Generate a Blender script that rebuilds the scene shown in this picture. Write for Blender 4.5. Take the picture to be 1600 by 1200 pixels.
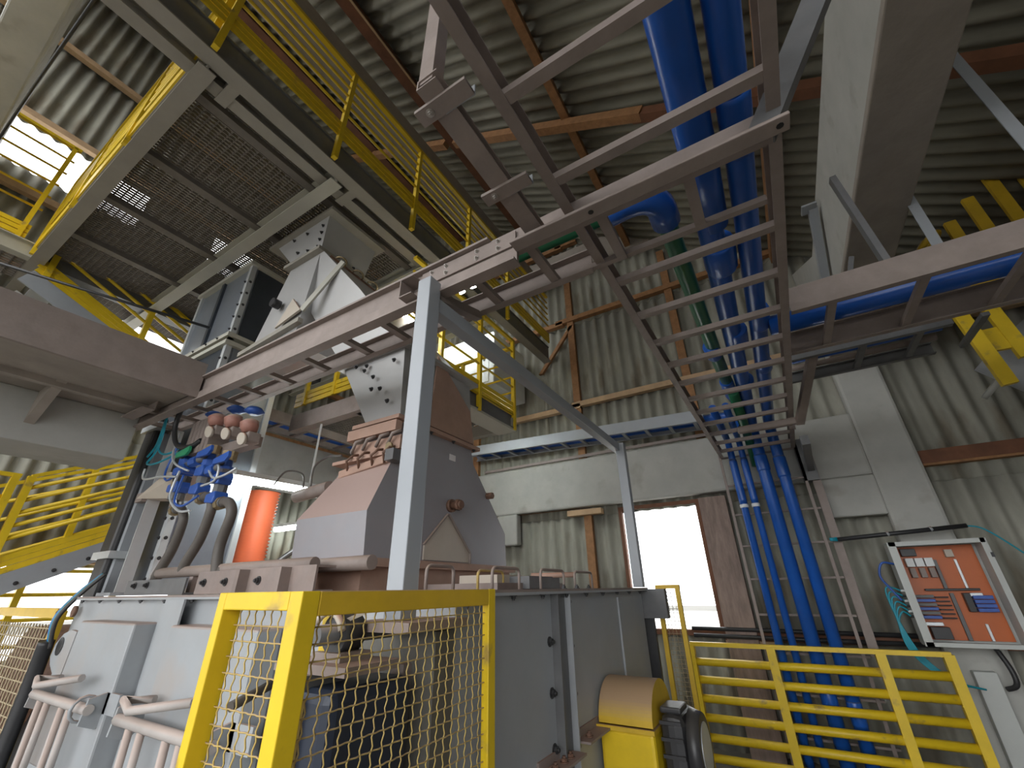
import bpy, math, random
from mathutils import Vector as V, Matrix
random.seed(7)
for o in list(bpy.data.objects): bpy.data.objects.remove(o)
SC = bpy.context.scene
COL = SC.collection
PI = math.pi

# ------------------------------------------------------------------ camera, light, exposure
YAW, PITCH, ROLL = math.radians(30.9), math.radians(26.2), math.radians(0.95)
cd = bpy.data.cameras.new('camera'); cam = bpy.data.objects.new('camera', cd); COL.objects.link(cam)
cd.sensor_fit = 'HORIZONTAL'; cd.sensor_width = 36.0; cd.lens = 36.0*654/1600
cd.clip_start = 0.02; cd.clip_end = 300
fh = V((-math.sin(YAW), math.cos(YAW), 0)); r0 = V((math.cos(YAW), math.sin(YAW), 0)); up = V((0, 0, 1))
F = fh*math.cos(PITCH) + up*math.sin(PITCH); U0 = -fh*math.sin(PITCH) + up*math.cos(PITCH)
R_ = r0*math.cos(ROLL) - U0*math.sin(ROLL); U_ = r0*math.sin(ROLL) + U0*math.cos(ROLL)
m = Matrix((R_, U_, -F)).transposed().to_4x4(); m.translation = V((0, 0, 1.65)); cam.matrix_world = m
SC.camera = cam

w = bpy.data.worlds.new('world'); SC.world = w; w.use_nodes = True
nt = w.node_tree; bg = nt.nodes['Background']
bg.inputs['Color'].default_value = (0.98, 0.99, 1.0, 1); bg.inputs['Strength'].default_value = 2.6
vs = SC.view_settings
vs.view_transform = 'Standard'; vs.look = 'None'; vs.gamma = 1.0; vs.use_curve_mapping = False
vs.exposure = 0.8
SC.cycles.max_bounces = 10; SC.cycles.diffuse_bounces = 6

# ------------------------------------------------------------------ materials
def mat(name, col, rough=0.6, metal=0.0, var=0.12, scale=6.0, dust=None, dust_amt=0.0, bump=0.0, spots=None, spec=0.5, stretch=None):
    M = bpy.data.materials.new(name); M.use_nodes = True
    n = M.node_tree.nodes; l = M.node_tree.links; b = n['Principled BSDF']
    b.inputs['Roughness'].default_value = rough; b.inputs['Metallic'].default_value = metal
    b.inputs['Specular IOR Level'].default_value = spec
    tc = n.new('ShaderNodeTexCoord'); src = tc.outputs['Object']
    if stretch:
        mp = n.new('ShaderNodeMapping'); mp.inputs['Scale'].default_value = stretch; l.new(src, mp.inputs['Vector']); src = mp.outputs['Vector']
    nz = n.new('ShaderNodeTexNoise'); nz.inputs['Scale'].default_value = scale; nz.inputs['Detail'].default_value = 6; nz.inputs['Roughness'].default_value = 0.65
    l.new(src, nz.inputs['Vector'])
    rp = n.new('ShaderNodeValToRGB')
    rp.color_ramp.elements[0].position = 0.3; rp.color_ramp.elements[1].position = 0.72
    rp.color_ramp.elements[0].color = tuple(c*(1-var) for c in col) + (1,)
    rp.color_ramp.elements[1].color = tuple(min(1, c*(1+var)) for c in col) + (1,)
    l.new(nz.outputs['Fac'], rp.inputs['Fac']); out = rp.outputs['Color']
    if spots:                                                   # stains and scuffs of another colour
        sc_, amt, scol = spots
        n2 = n.new('ShaderNodeTexNoise'); n2.inputs['Scale'].default_value = sc_; n2.inputs['Detail'].default_value = 8; l.new(src, n2.inputs['Vector'])
        r2 = n.new('ShaderNodeValToRGB'); r2.color_ramp.elements[0].position = 0.62-amt; r2.color_ramp.elements[1].position = 0.74-amt*0.6
        l.new(n2.outputs['Fac'], r2.inputs['Fac'])
        mx = n.new('ShaderNodeMixRGB'); l.new(r2.outputs['Color'], mx.inputs['Fac']); l.new(out, mx.inputs['Color1']); mx.inputs['Color2'].default_value = scol + (1,)
        out = mx.outputs['Color']
    if dust:                                                    # settled dust lies on faces that look up
        ge = n.new('ShaderNodeNewGeometry'); sx = n.new('ShaderNodeSeparateXYZ'); l.new(ge.outputs['Normal'], sx.inputs['Vector'])
        mr = n.new('ShaderNodeMapRange'); mr.inputs['From Min'].default_value = 0.12; mr.inputs['From Max'].default_value = 0.62
        mr.inputs['To Max'].default_value = 0.92; l.new(sx.outputs['Z'], mr.inputs['Value'])
        n3 = n.new('ShaderNodeTexNoise'); n3.inputs['Scale'].default_value = 9; n3.inputs['Detail'].default_value = 5; l.new(src, n3.inputs['Vector'])
        m3 = n.new('ShaderNodeMath'); m3.operation = 'MULTIPLY_ADD'; l.new(n3.outputs['Fac'], m3.inputs[0]); m3.inputs[1].default_value = dust_amt*1.6; m3.inputs[2].default_value = -dust_amt*0.35
        m4 = n.new('ShaderNodeMath'); m4.operation = 'MAXIMUM'; m4.use_clamp = True; l.new(mr.outputs['Result'], m4.inputs[0]); l.new(m3.outputs['Value'], m4.inputs[1])
        mx = n.new('ShaderNodeMixRGB'); l.new(m4.outputs['Value'], mx.inputs['Fac']); l.new(out, mx.inputs['Color1']); mx.inputs['Color2'].default_value = dust + (1,)
        out = mx.outputs['Color']
    l.new(out, b.inputs['Base Color'])
    if bump:
        bp = n.new('ShaderNodeBump'); bp.inputs['Strength'].default_value = bump; bp.inputs['Distance'].default_value = 0.01
        nb = n.new('ShaderNodeTexNoise'); nb.inputs['Scale'].default_value = scale*8; nb.inputs['Detail'].default_value = 6; l.new(src, nb.inputs['Vector'])
        l.new(nb.outputs['Fac'], bp.inputs['Height']); l.new(bp.outputs['Normal'], b.inputs['Normal'])
    return M
def emit(name, col, s):
    M = bpy.data.materials.new(name); M.use_nodes = True; b = M.node_tree.nodes['Principled BSDF']
    b.inputs['Base Color'].default_value = (0.8, 0.8, 0.8, 1); b.inputs['Emission Color'].default_value = col + (1,); b.inputs['Emission Strength'].default_value = s
    return M
PINK = (0.47, 0.27, 0.19); TAN = (0.34, 0.26, 0.215)
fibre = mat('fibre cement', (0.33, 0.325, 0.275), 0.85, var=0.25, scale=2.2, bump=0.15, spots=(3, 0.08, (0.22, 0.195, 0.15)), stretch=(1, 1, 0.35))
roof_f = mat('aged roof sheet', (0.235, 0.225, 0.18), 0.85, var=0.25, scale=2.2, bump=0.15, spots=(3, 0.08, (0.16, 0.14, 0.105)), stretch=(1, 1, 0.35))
concrete = mat('painted concrete', (0.44, 0.44, 0.41), 0.8, var=0.1, scale=2.5, bump=0.12, spots=(3.5, 0.02, (0.36, 0.345, 0.31)))
concrete_raw = mat('raw concrete', (0.33, 0.29, 0.25), 0.85, var=0.16, scale=3, bump=0.2)
apron_m = mat('added pale apron', (0.72, 0.71, 0.68), 0.9, var=0.05, scale=0.5)
floor_m = mat('concrete floor', (0.16, 0.15, 0.135), 0.8, var=0.2, scale=1.5)
ground_m = mat('ground outside', (0.12, 0.115, 0.1), 0.9, var=0.15, scale=0.5)
steel_p = mat('grey painted steel', (0.32, 0.345, 0.37), 0.42, var=0.07, scale=3, dust=TAN, dust_amt=0.1)
steel_m = mat('machine casing paint', (0.33, 0.355, 0.375), 0.4, var=0.08, scale=2.5, dust=(0.42, 0.29, 0.23), dust_amt=0.12, spots=(1.3, 0.02, (0.36, 0.33, 0.31)))
latch_m = mat('dusty latch steel', (0.42, 0.39, 0.37), 0.6, var=0.1, scale=6, dust=(0.5, 0.4, 0.35), dust_amt=0.2)
steel_d = mat('dark grey steel', (0.12, 0.125, 0.13), 0.45, var=0.2, scale=5, dust=TAN, dust_amt=0.08)
post_m = mat('post paint', (0.33, 0.355, 0.385), 0.38, var=0.03, scale=3)
tray = mat('dusty galvanised tray', (0.27, 0.225, 0.205), 0.62, metal=0.1, var=0.16, scale=7, dust=TAN, dust_amt=0.25, bump=0.1)
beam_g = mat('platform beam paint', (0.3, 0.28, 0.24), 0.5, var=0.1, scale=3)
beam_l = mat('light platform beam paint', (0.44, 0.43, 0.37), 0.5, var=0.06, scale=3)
grate_m = mat('grating steel', (0.2, 0.18, 0.16), 0.55, metal=0.3, var=0.15, scale=8)
yellow = mat('yellow paint', (0.72, 0.5, 0.015), 0.42, var=0.09, scale=5, spots=(9, 0.0, (0.4, 0.27, 0.06)))
yellow_d = mat('dusty yellow paint', (0.62, 0.4, 0.02), 0.5, var=0.12, scale=5, dust=(0.42, 0.28, 0.18), dust_amt=0.1)
wire_m = mat('dusty yellow wire', (0.52, 0.38, 0.09), 0.55, var=0.25, scale=14, dust=(0.36, 0.25, 0.17), dust_amt=0.5)
wire_g = mat('old wire', (0.36, 0.29, 0.18), 0.6, var=0.25, scale=14)
blue = mat('blue pipe paint', (0.012, 0.095, 0.42), 0.28, var=0.12, scale=4, dust=(0.07, 0.1, 0.2), dust_amt=0.06)
green = mat('green pipe paint', (0.015, 0.13, 0.06), 0.3, var=0.12, scale=4)
wood = mat('timber', (0.33, 0.165, 0.07), 0.7, var=0.25, scale=4, bump=0.1, stretch=(3, 3, 3))
wood_d = mat('dark timber', (0.17, 0.07, 0.035), 0.7, var=0.3, scale=4)
wood_p = mat('pale timber', (0.5, 0.34, 0.2), 0.7, var=0.2, scale=4)
lid_m = mat('dusty lid steel', (0.24, 0.2, 0.185), 0.6, var=0.2, scale=5, dust=(0.4, 0.26, 0.2), dust_amt=0.25, bump=0.1)
pink_m = mat('dust covered steel', (0.42, 0.28, 0.22), 0.75, var=0.14, scale=5, dust=PINK, dust_amt=0.35, bump=0.1)
hopper_m = mat('hopper paint', (0.3, 0.3, 0.325), 0.38, var=0.06, scale=2, dust=PINK, dust_amt=0.1, bump=0.03)
hopper_w = mat('hopper light paint', (0.5, 0.45, 0.38), 0.5, var=0.08, scale=3, dust=PINK, dust_amt=0.1)
chute_m = mat('chute sheet steel', (0.45, 0.45, 0.45), 0.36, metal=0.25, var=0.05, scale=3)
galv = mat('galvanised duct', (0.3, 0.335, 0.385), 0.3, metal=0.6, var=0.1, scale=2.5)
galv_l = mat('bright duct flange', (0.6, 0.63, 0.65), 0.35, metal=0.4, var=0.06, scale=3)
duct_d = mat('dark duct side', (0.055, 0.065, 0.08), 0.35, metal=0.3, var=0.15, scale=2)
hose_o = mat('orange hose', (0.95, 0.2, 0.08), 0.5, var=0.05, scale=4)
hose_g = mat('grey hose', (0.1, 0.088, 0.078), 0.55, var=0.12, scale=6)
rubber = mat('black rubber', (0.025, 0.025, 0.027), 0.45, var=0.2, scale=6)
motor_m = mat('motor black', (0.035, 0.035, 0.038), 0.4, var=0.2, scale=5, dust=(0.06, 0.055, 0.05), dust_amt=0.05)
bolt_m = mat('bolt steel', (0.06, 0.06, 0.062), 0.45, metal=0.5, var=0.2, scale=12)
bolt_l = mat('bright bolt', (0.4, 0.37, 0.34), 0.4, metal=0.6, var=0.1, scale=12)
rust = mat('rusty fitting', (0.16, 0.085, 0.055), 0.6, var=0.4, scale=25, bump=0.2)
teal = mat('teal air hose', (0.01, 0.28, 0.38), 0.4, var=0.05)
white_p = mat('white plastic', (0.72, 0.74, 0.74), 0.4, var=0.04)
box_m = mat('enclosure paint', (0.5, 0.52, 0.5), 0.45, var=0.05, scale=4)
orange = mat('orange mounting plate', (0.5, 0.11, 0.015), 0.4, var=0.08, scale=3)
black_p = mat('black plastic', (0.02, 0.02, 0.022), 0.4, var=0.1)
vblue = mat('blue valve plastic', (0.03, 0.1, 0.4), 0.4, var=0.1, scale=9)
vgreen = mat('green valve plastic', (0.03, 0.3, 0.14), 0.45, var=0.1, scale=9)
brass = mat('dirty brass', (0.3, 0.23, 0.13), 0.45, metal=0.5, var=0.3, scale=20)
gaugem = mat('dusty red cap', (0.3, 0.13, 0.1), 0.55, var=0.3, scale=15, dust=(0.42, 0.3, 0.24), dust_amt=0.2)
paper = mat('paper label', (0.75, 0.73, 0.74), 0.6, var=0.03)
tube_e = emit('lit tube', (0.93, 1.0, 0.98), 34.0)
lamp_e = emit('lit lamp lens', (1.0, 0.97, 0.85), 30.0)
tank_m = mat('wrapped grey tank', (0.45, 0.47, 0.5), 0.35, metal=0.2, var=0.12, scale=3, bump=0.25)
glass_m = bpy.data.materials.new('window glass'); glass_m.use_nodes = True
_b = glass_m.node_tree.nodes['Principled BSDF']; _b.inputs['Transmission Weight'].default_value = 1.0; _b.inputs['Roughness'].default_value = 0.0
_b.inputs['IOR'].default_value = 1.02; _b.inputs['Base Color'].default_value = (0.97, 0.98, 0.98, 1)

# ------------------------------------------------------------------ mesh helpers
class MB:
    def __init__(s): s.v = []; s.f = []; s.smooth = []
    def add(s, vs_, fs, smooth=False):
        b = len(s.v); s.v += [V(p) for p in vs_]
        for f in fs: s.f.append([b+i for i in f]); s.smooth.append(smooth)
        return s
    def box(s, a, b):
        x0, x1 = sorted((a[0], b[0])); y0, y1 = sorted((a[1], b[1])); z0, z1 = sorted((a[2], b[2]))
        return s.add([(x0,y0,z0),(x1,y0,z0),(x1,y1,z0),(x0,y1,z0),(x0,y0,z1),(x1,y0,z1),(x1,y1,z1),(x0,y1,z1)],
                     [(3,2,1,0),(4,5,6,7),(0,1,5,4),(1,2,6,5),(2,3,7,6),(3,0,4,7)])
    def hexa(s, bot, top):                                     # two rings of equal length, bottom seen from above counter-clockwise
        n = len(bot)
        return s.add(list(bot)+list(top), [tuple(range(n-1,-1,-1)), tuple(range(n,2*n))]+[(i,(i+1)%n,n+(i+1)%n,n+i) for i in range(n)])
    def extr(s, p0, p1, poly, upv=(0,0,1)):                    # a profile (side, up) swept from p0 to p1
        p0, p1 = V(p0), V(p1); d = (p1-p0).normalized(); u = V(upv); sd = d.cross(u)
        if sd.length < 1e-4: sd = d.cross(V((0,1,0)))
        sd.normalize(); u = sd.cross(d)
        a = [p0+sd*x+u*y for x, y in poly]; b = [p1+sd*x+u*y for x, y in poly]; n = len(poly)
        return s.add(a+b, [tuple(range(n)), tuple(range(2*n-1,n-1,-1))]+[(i,n+i,n+(i+1)%n,(i+1)%n) for i in range(n)])
    def bar(s, p0, p1, w, h, upv=(0,0,1)):
        return s.extr(p0, p1, [(-w/2,-h/2),(w/2,-h/2),(w/2,h/2),(-w/2,h/2)], upv)
    def ibeam(s, p0, p1, w, h, t=0.012, upv=(0,0,1)):
        a, b, k = w/2, h/2, t/2
        return s.extr(p0, p1, [(-a,-b),(a,-b),(a,-b+t),(k,-b+t),(k,b-t),(a,b-t),(a,b),(-a,b),(-a,b-t),(-k,b-t),(-k,-b+t),(-a,-b+t)], upv)
    def chan(s, p0, p1, w, h, t=0.006, side=1, upv=(0,0,1)):   # C section, web on the -side edge
        k = side; pts = [(0,0),(w*k,0),(w*k,t),(t*k,t),(t*k,h-t),(w*k,h-t),(w*k,h),(0,h)]
        return s.extr(p0, p1, pts if k > 0 else pts[::-1], upv)
    def angle(s, p0, p1, w, h, t=0.006, side=1, upv=(0,0,1)):
        k = side; pts = [(0,0),(w*k,0),(w*k,t),(t*k,t),(t*k,h),(0,h)]
        return s.extr(p0, p1, pts if k > 0 else pts[::-1], upv)
    def tube(s, pts, r, n=10, caps=True, smooth=True):
        pts = [V(p) for p in pts]; rs = r if isinstance(r, (list, tuple)) else [r]*len(pts)
        ring = []; prev = None
        for i, p in enumerate(pts):
            d = ((pts[min(i+1,len(pts)-1)]-pts[max(i-1,0)])).normalized()
            if prev is None:
                a = d.cross(V((0,0,1)));  a = d.cross(V((0,1,0))) if a.length < 1e-3 else a
            else: a = prev-d*prev.dot(d)
            a.normalize(); prev = a; b = d.cross(a)
            ring += [p+(a*math.cos(2*PI*k/n)+b*math.sin(2*PI*k/n))*rs[i] for k in range(n)]
        fs = [(i*n+k, i*n+(k+1)%n, (i+1)*n+(k+1)%n, (i+1)*n+k) for i in range(len(pts)-1) for k in range(n)]
        s.add(ring, fs, smooth)
        if caps:
            L = (len(pts)-1)*n; b0 = len(s.v)-len(ring)
            s.f.append([b0+i for i in range(n-1,-1,-1)]); s.f.append([b0+L+i for i in range(n)]); s.smooth += [False, False]
        return s
    def prism(s, pts, vec):                                    # planar polygon pushed along vec
        n = len(pts); pts = [V(p) for p in pts]; q = [p+V(vec) for p in pts]
        return s.add(pts+q, [tuple(range(n)), tuple(range(2*n-1,n-1,-1))]+[(i,n+i,n+(i+1)%n,(i+1)%n) for i in range(n)])
    def mesh(s, name):
        me = bpy.data.meshes.new(name); me.from_pydata([tuple(p) for p in s.v], [], s.f); me.update()
        me.polygons.foreach_set('use_smooth', s.smooth)
        import bmesh
        bm = bmesh.new(); bm.from_mesh(me); bmesh.ops.recalc_face_normals(bm, faces=bm.faces); bm.to_mesh(me); bm.free()
        return me
    def build(s, name, m_, parent=None, bevel=0.0, label=None):
        if parent is not None:
            o_ = V((0,0,0)); p = parent
            while p is not None: o_ = o_+p.location; p = p.parent
            s.v = [q-o_ for q in s.v]
        me = s.mesh(name); me.materials.append(m_)
        o = bpy.data.objects.new(name, me); COL.objects.link(o)
        if parent is not None: o.parent = parent
        if bevel:
            b = o.modifiers.new('bevel', 'BEVEL'); b.width = bevel; b.segments = 2; b.limit_method = 'ANGLE'
        if label: o['label'] = label
        return o
def thing(name, label, cat, loc, group=None):
    o = bpy.data.objects.new(name, None); COL.objects.link(o); o.location = loc; o.empty_display_size = 0.1
    o['label'] = label; o['category'] = cat
    if group: o['group'] = group
    return o
def tag(o, label, cat, group=None):
    o['label'] = label; o['category'] = cat
    if group: o['group'] = group
    return o
def struct(o, label=None):
    o['kind'] = 'structure'
    if label: o['label'] = label
    return o
def root(name, label=None, loc=(0,0,0)):
    o = bpy.data.objects.new(name, None); COL.objects.link(o); o.location = loc; o['kind'] = 'structure'
    if label: o['label'] = label
    return o
def put(me, name, parent, loc, m_=None, rot=None):             # another object on shared mesh data
    o = bpy.data.objects.new(name, me); COL.objects.link(o)
    if m_ is not None and not me.materials: me.materials.append(m_)
    o.parent = parent
    q = V(loc); p = parent
    while p is not None: q = q-p.location; p = p.parent
    o.location = q
    if rot is not None: o.rotation_euler = rot
    return o
def arc(c, r, a0, a1, ax, ay, n=6):
    c, ax, ay = V(c), V(ax), V(ay)
    return [c+ax*(r*math.cos(a0+(a1-a0)*i/n))+ay*(r*math.sin(a0+(a1-a0)*i/n)) for i in range(n+1)]
def bez(p, n=8):                                               # Catmull-Rom through the points
    p = [V(q) for q in p]; out = []
    for i in range(len(p)-1):
        a = p[max(i-1,0)]; b = p[i]; c = p[i+1]; d = p[min(i+2,len(p)-1)]
        for k in range(n):
            t = k/n; out.append(0.5*((2*b)+(c-a)*t+(2*a-5*b+4*c-d)*t*t+(3*b-a-3*c+d)*t**3))
    return out+[p[-1]]
HEX = {}
def hexbolt(r, m_, axis):                                      # shared bolt head, pointing along axis
    key = (r, m_.name, axis)
    if key not in HEX:
        b = MB(); d = V(axis)
        b.tube([(0,0,0), d*r*0.25], r*1.5, 10, smooth=False); b.tube([d*r*0.25, d*r*1.1], r, 6, smooth=False)
        b.tube([d*r*1.1, d*r*1.7], r*0.55, 8, smooth=False)
        me = b.mesh('bolt'); me.materials.append(m_); HEX[key] = me
    return HEX[key]
def bolts(parent, pts, r, axis, m_=None):
    me = hexbolt(r, m_ or bolt_m, axis)
    for p in pts: put(me, 'bolt', parent, p)
# ------------------------------------------------------------------ room shell
PITCH_C, AMP = 1.09/6, 0.032
SH = {}
def sheet_mesh(L, m_=fibre):
    k = (round(L, 3), m_.name)
    if k in SH: return SH[k]
    b = MB(); n = 48; vs_ = []
    for zz in (0, L):
        for t in (0, 0.008):
            for i in range(n+1):
                x = 1.09*i/n; vs_.append((x, AMP*math.sin(2*PI*x/PITCH_C)+t, zz))
    N = n+1; fs = []
    for i in range(n):
        fs.append((i, i+1, 2*N+i+1, 2*N+i)); fs.append((N+i, 3*N+i, 3*N+i+1, N+i+1))
        fs.append((i, N+i, N+i+1, i+1)); fs.append((2*N+i, 2*N+i+1, 3*N+i+1, 3*N+i))
    b.add(vs_, fs, True); me = b.mesh('sheet'); me.materials.append(m_); SH[k] = me
    return me
ROOF_M, ROOF_Z = 0.6, 6.86
def roof_z(x): return ROOF_Z-ROOF_M*x
fl = MB().box((-8.4, -3.2, -0.2), (4.8, 6.6, 0)).build('floor', floor_m); struct(fl)
gr = MB().box((-60, -60, -0.6), (60, 60, -0.35)).build('ground', ground_m); struct(gr)
yd = MB().box((-40, 6.9, -0.35), (40, 45, -0.3)).box((-40, -2, -0.35), (-8.7, 6.9, -0.3)).build('added_pale_apron', apron_m); struct(yd)  # pale apron added so the window and openings look out on white

wb = root('wall_back', 'corrugated fibre cement gable wall with timber girts', (-7.42, 6.4, 0))
def put_sheet(parent, L, loc, mtx, m_=fibre):
    o = bpy.data.objects.new('sheet', sheet_mesh(L, m_)); COL.objects.link(o); o.parent = parent
    M_ = mtx.to_4x4(); M_.translation = V(loc)-parent.location; o.matrix_local = M_
I3 = Matrix.Identity(3)
rows = [(0, 1.17), (1.15, 2.75), (2.66, 4.52), (4.4, 6.3), (6.2, 8.1), (8.0, 9.9), (9.8, 11.7)]
for c in range(12):
    x0 = -7.42-1.09+1.09*c if c == 0 else -7.42+1.09*(c-1)
    x0 = -8.51+1.09*c
    wx = abs(x0-(-1.97)) < 0.05
    for r, (z0, z1) in enumerate(rows):
        if wx and r == 1: continue
        if z0 > roof_z(x0)-0.1: continue
        z1c = min(z1, roof_z(x0)+0.06)
        put_sheet(wb, z1c-z0, (x0, 6.4+(0.012 if r % 2 else 0), z0), I3)
for z, m_, dx in ((2.78, wood, 0), (4.43, wood_p, 0.2), (6.2, wood, 0), (8.1, wood, 0.1)):          # girts, in two lengths each
    xr = min(4.5, (ROOF_Z-z)/ROOF_M-0.1)
    for xa, xb, dz in ((-8.3, -2.6+dx, 0.0), (-2.75+dx, xr, 0.035)):
        if xb > xa: MB().box((xa, 6.27, z+dz), (xb, 6.37, z+0.09+dz)).build('girt', m_ if xa < -5 or z > 4.4 else wood, wb)
MB().box((1.5, 6.26, 2.84), (4.5, 6.37, 2.98)).build('girt', wood_d, wb)
MB().box((-0.85, 6.25, 1.08), (4.5, 6.37, 1.17)).build('girt', wood_d, wb)
for x, z0, z1, m_ in ((-2.46, 0, 2.7, wood), (-2.46, 2.86, 7.9, wood), (-0.64, 2.86, 7.1, wood), (-4.6, 2.86, 9.0, wood), (-6.6, 2.86, 10.2, wood)):
    MB().box((x-0.06, 6.3, z0), (x+0.06, 6.38, z1)).build('stud', m_, wb)
MB().prism([(-2.48, 6.3, 6.15), (-2.4, 6.3, 6.15), (-3.1, 6.3, 5.3), (-3.18, 6.3, 5.3)], (0, 0.06, 0)).build('brace', wood, wb)
MB().box((-2.75, 6.2, 2.66), (-2.2, 6.33, 2.74)).build('block', wood_p, wb)
MB().box((-0.85, 6.24, 1.02), (-0.35, 6.3, 1.08)).build('block', wood_p, wb)
MB().box((-0.83, 6.2, 0), (-0.5, 6.36, 2.72)).build('jamb', mat('stained jamb', (0.27, 0.2, 0.17), 0.8, var=0.35, scale=5, stretch=(3, 3, 0.6)), wb)

win = root('window_1', 'bright unglazed-looking window beside pipes', (-1.42, 6.4, 1.17))
MB().box((-1.99, 6.33, 1.11), (-0.84, 6.45, 1.17)).build('window_sill', wood_d, win)
for a, b_ in (((-1.99, 6.36, 1.17), (-1.94, 6.44, 2.74)), ((-0.9, 6.36, 1.17), (-0.85, 6.44, 2.74)), ((-1.94, 6.36, 2.69), (-0.9, 6.44, 2.74))):
    MB().box(a, b_).build('window_frame', wood_d, win)
MB().box((-1.94, 6.4, 1.17), (-0.9, 6.404, 2.69)).build('window_pane', glass_m, win)

RZ90 = Matrix.Rotation(PI/2, 3, 'Z')
wl = root('wall_left', 'corrugated left wall with bright openings behind the yellow stairs', (-8.1, 1.7, 0))
lr = [(0, 1.0), (0.95, 2.1), (2.0, 3.75), (3.65, 4.5), (4.4, 5.75), (5.65, 6.95), (6.85, 8.1), (8.0, 9.85), (9.75, 11.6)]
for c in range(9):
    y0 = -3.2+1.09*c
    for r, (z0, z1) in enumerate(lr):
        if r == 1 and c in (3, 4, 5): continue
        if r == 4 and c in (4, 5): continue
        if r == 6 and c in (1, 2, 3, 5, 6): z1 = 7.25
        put_sheet(wl, z1-z0, (-8.1-(0.012 if r % 2 else 0), y0, z0), RZ90)
for z, m_ in ((2.1, wood_p), (4.4, wood), (5.7, wood), (8.1, wood_p), (9.7, wood_p), (6.85, wood_p)):
    MB().box((-8.04, -3.2, z-0.06), (-7.94, 6.5, z+0.04)).build('girt', m_, wl)
for k in range(5):
    MB().box((-8.12, 1.1, 4.55+0.26*k), (-8.06, 3.5, 4.6+0.26*k)).build('louvre_slat', steel_d, wl)
wr = root('wall_right', 'plain corrugated wall beyond the right side', (4.6, 1.7, 0))
for c in range(9):
    for z0, z1 in ((0, 2.1), (2.0, 4.2)):
        put_sheet(wr, z1-z0, (4.65, -3.2+1.09*c, z0), RZ90)
wq = root('wall_rear_unseen', 'unseen corrugated wall behind the viewer, gaps shaped for light', (2, -3.2, 0))  # unseen wall added; sheets left out to steer light into the room
for c in range(12):
    if c > 10:
        for z0, z1 in ((0, 2.4), (2.3, 4.7)): put_sheet(wq, z1-z0, (-8.51+1.09*c, -3.2, z0), I3)
    for z0, z1 in ((4.6, 6.5), (6.4, 8.3), (8.2, 10.1), (10.0, 11.9)):
        x0 = -8.51+1.09*c
        if x0 > -3.2 and z0 < roof_z(x0)-0.1: put_sheet(wq, min(z1, roof_z(x0)+0.06)-z0, (x0, -3.2, z0), I3)


ceil = root('ceiling', 'sloping corrugated roof on timber purlins', (-2, 1.7, 8))
dv = V((-1, 0, ROOF_M)).normalized(); nv = V((ROOF_M, 0, 1)).normalized()
RM = Matrix((V((0, 1, 0)), nv, dv)).transposed()
PX = [-1.13+2.07*k for k in range(-4, 4)]
for k, x in enumerate(PX[:-1] + [PX[-1]]):
    for c in range(9):
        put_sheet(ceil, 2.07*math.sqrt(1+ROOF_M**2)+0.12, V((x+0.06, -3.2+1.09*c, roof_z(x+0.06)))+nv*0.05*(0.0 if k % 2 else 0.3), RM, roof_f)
for x in PX:
    m_ = wood_d if x < -2 else wood
    MB().bar((x, -3.2, roof_z(x)-0.12), (x, 6.35, roof_z(x)-0.12), 0.1 if x > -2 else 0.16, 0.15).build('purlin', m_, ceil)
MB().bar((-3.06, -3.2, roof_z(-3.1)-0.24), (-3.06, 6.3, roof_z(-3.1)-0.24), 0.025, 0.025).build('conduit', wood_p, ceil)
for y, xa, xb in ((3.45, -8, -3.3), (3.45, -3.1, -0.2), (3.47, -0.3, 4.4), (-0.6, -8, 4.4)):
    MB().bar((xa, y, roof_z(xa)-0.26), (xb, y, roof_z(xb)-0.26), 0.12, 0.12, nv).build('rafter', wood_d if xa == -0.3 else wood, ceil)

# concrete frame
def cbox(name, a, b, label, m_=concrete, bv=0.02):
    c = V(((a[0]+b[0])/2, (a[1]+b[1])/2, min(a[2], b[2])))
    o = root(name, label, c); MB().box(a, b).build('body', m_, o, bevel=bv); return o
bb = cbox('concrete_beam', (-9, 6.0+0.2, 2.78), (1.08, 6.34, 3.53), 'wide pale concrete beam across the back wall above the window', bv=0.03)
MB().box((0.56, 6.2, 2.34), (1.08, 6.34, 2.78)).build('corbel', concrete, bb, bevel=0.02)
MB().box((-4.05, 6.2, 2.30), (-3.66, 6.34, 2.78)).build('corbel', concrete, bb, bevel=0.02)
cbox('concrete_column', (1.07, 6.2, 0), (1.53, 6.36, 4.25), 'square concrete column carrying the open orange control box', bv=0.035)
ub = cbox('concrete_beam', (-3.4, 6.15, 7.3), (2.3, 6.36, 7.85), 'concrete tie beam high on the back wall under the roof', concrete_raw)
br = root('concrete_beam', 'long overhead concrete beam running away on the right', (1.25, 2, 4.17))
MB().box((1.05, -3, 4.17), (1.42, 6.3, 4.22)).build('lower_ledge', concrete_raw, br, bevel=0.01)
MB().box((1.07, -3, 4.22), (1.40, 6.3, 5.02)).build('body', concrete, br, bevel=0.02)
MB().prism([(1.07, 4.9, 5.0), (1.07, 6.3, 5.0), (1.07, 6.3, 5.75)], (0.3, 0, 0)).build('haunch', concrete, br)
hb = cbox('concrete_beam', (-3.42, -3, 7.2), (-3.04, 6.3, 7.55), 'dark concrete beam below the roof behind the upper handrail', concrete_raw)
tl = root('concrete_beam', 'pale edged concrete beam crossing the top left corner', (-6, -0.55, 6.6))
MB().box((-8.1, -0.76, 6.6), (-3.6, -0.44, 7.2)).build('body', concrete, tl, bevel=0.02)
ls = root('concrete_slab', 'brown concrete slab edge with steel lip at left', (-5, 0, 3.1))
MB().box((-5.0, -3, 3.12), (-3.72, 1.3, 3.3)).build('slab', concrete_raw, ls, bevel=0.005)
MB().chan((-3.70, -3, 3.06), (-3.70, 1.3, 3.06), 0.03, 0.3, side=-1).build('edge_channel', tray, ls)
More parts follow.
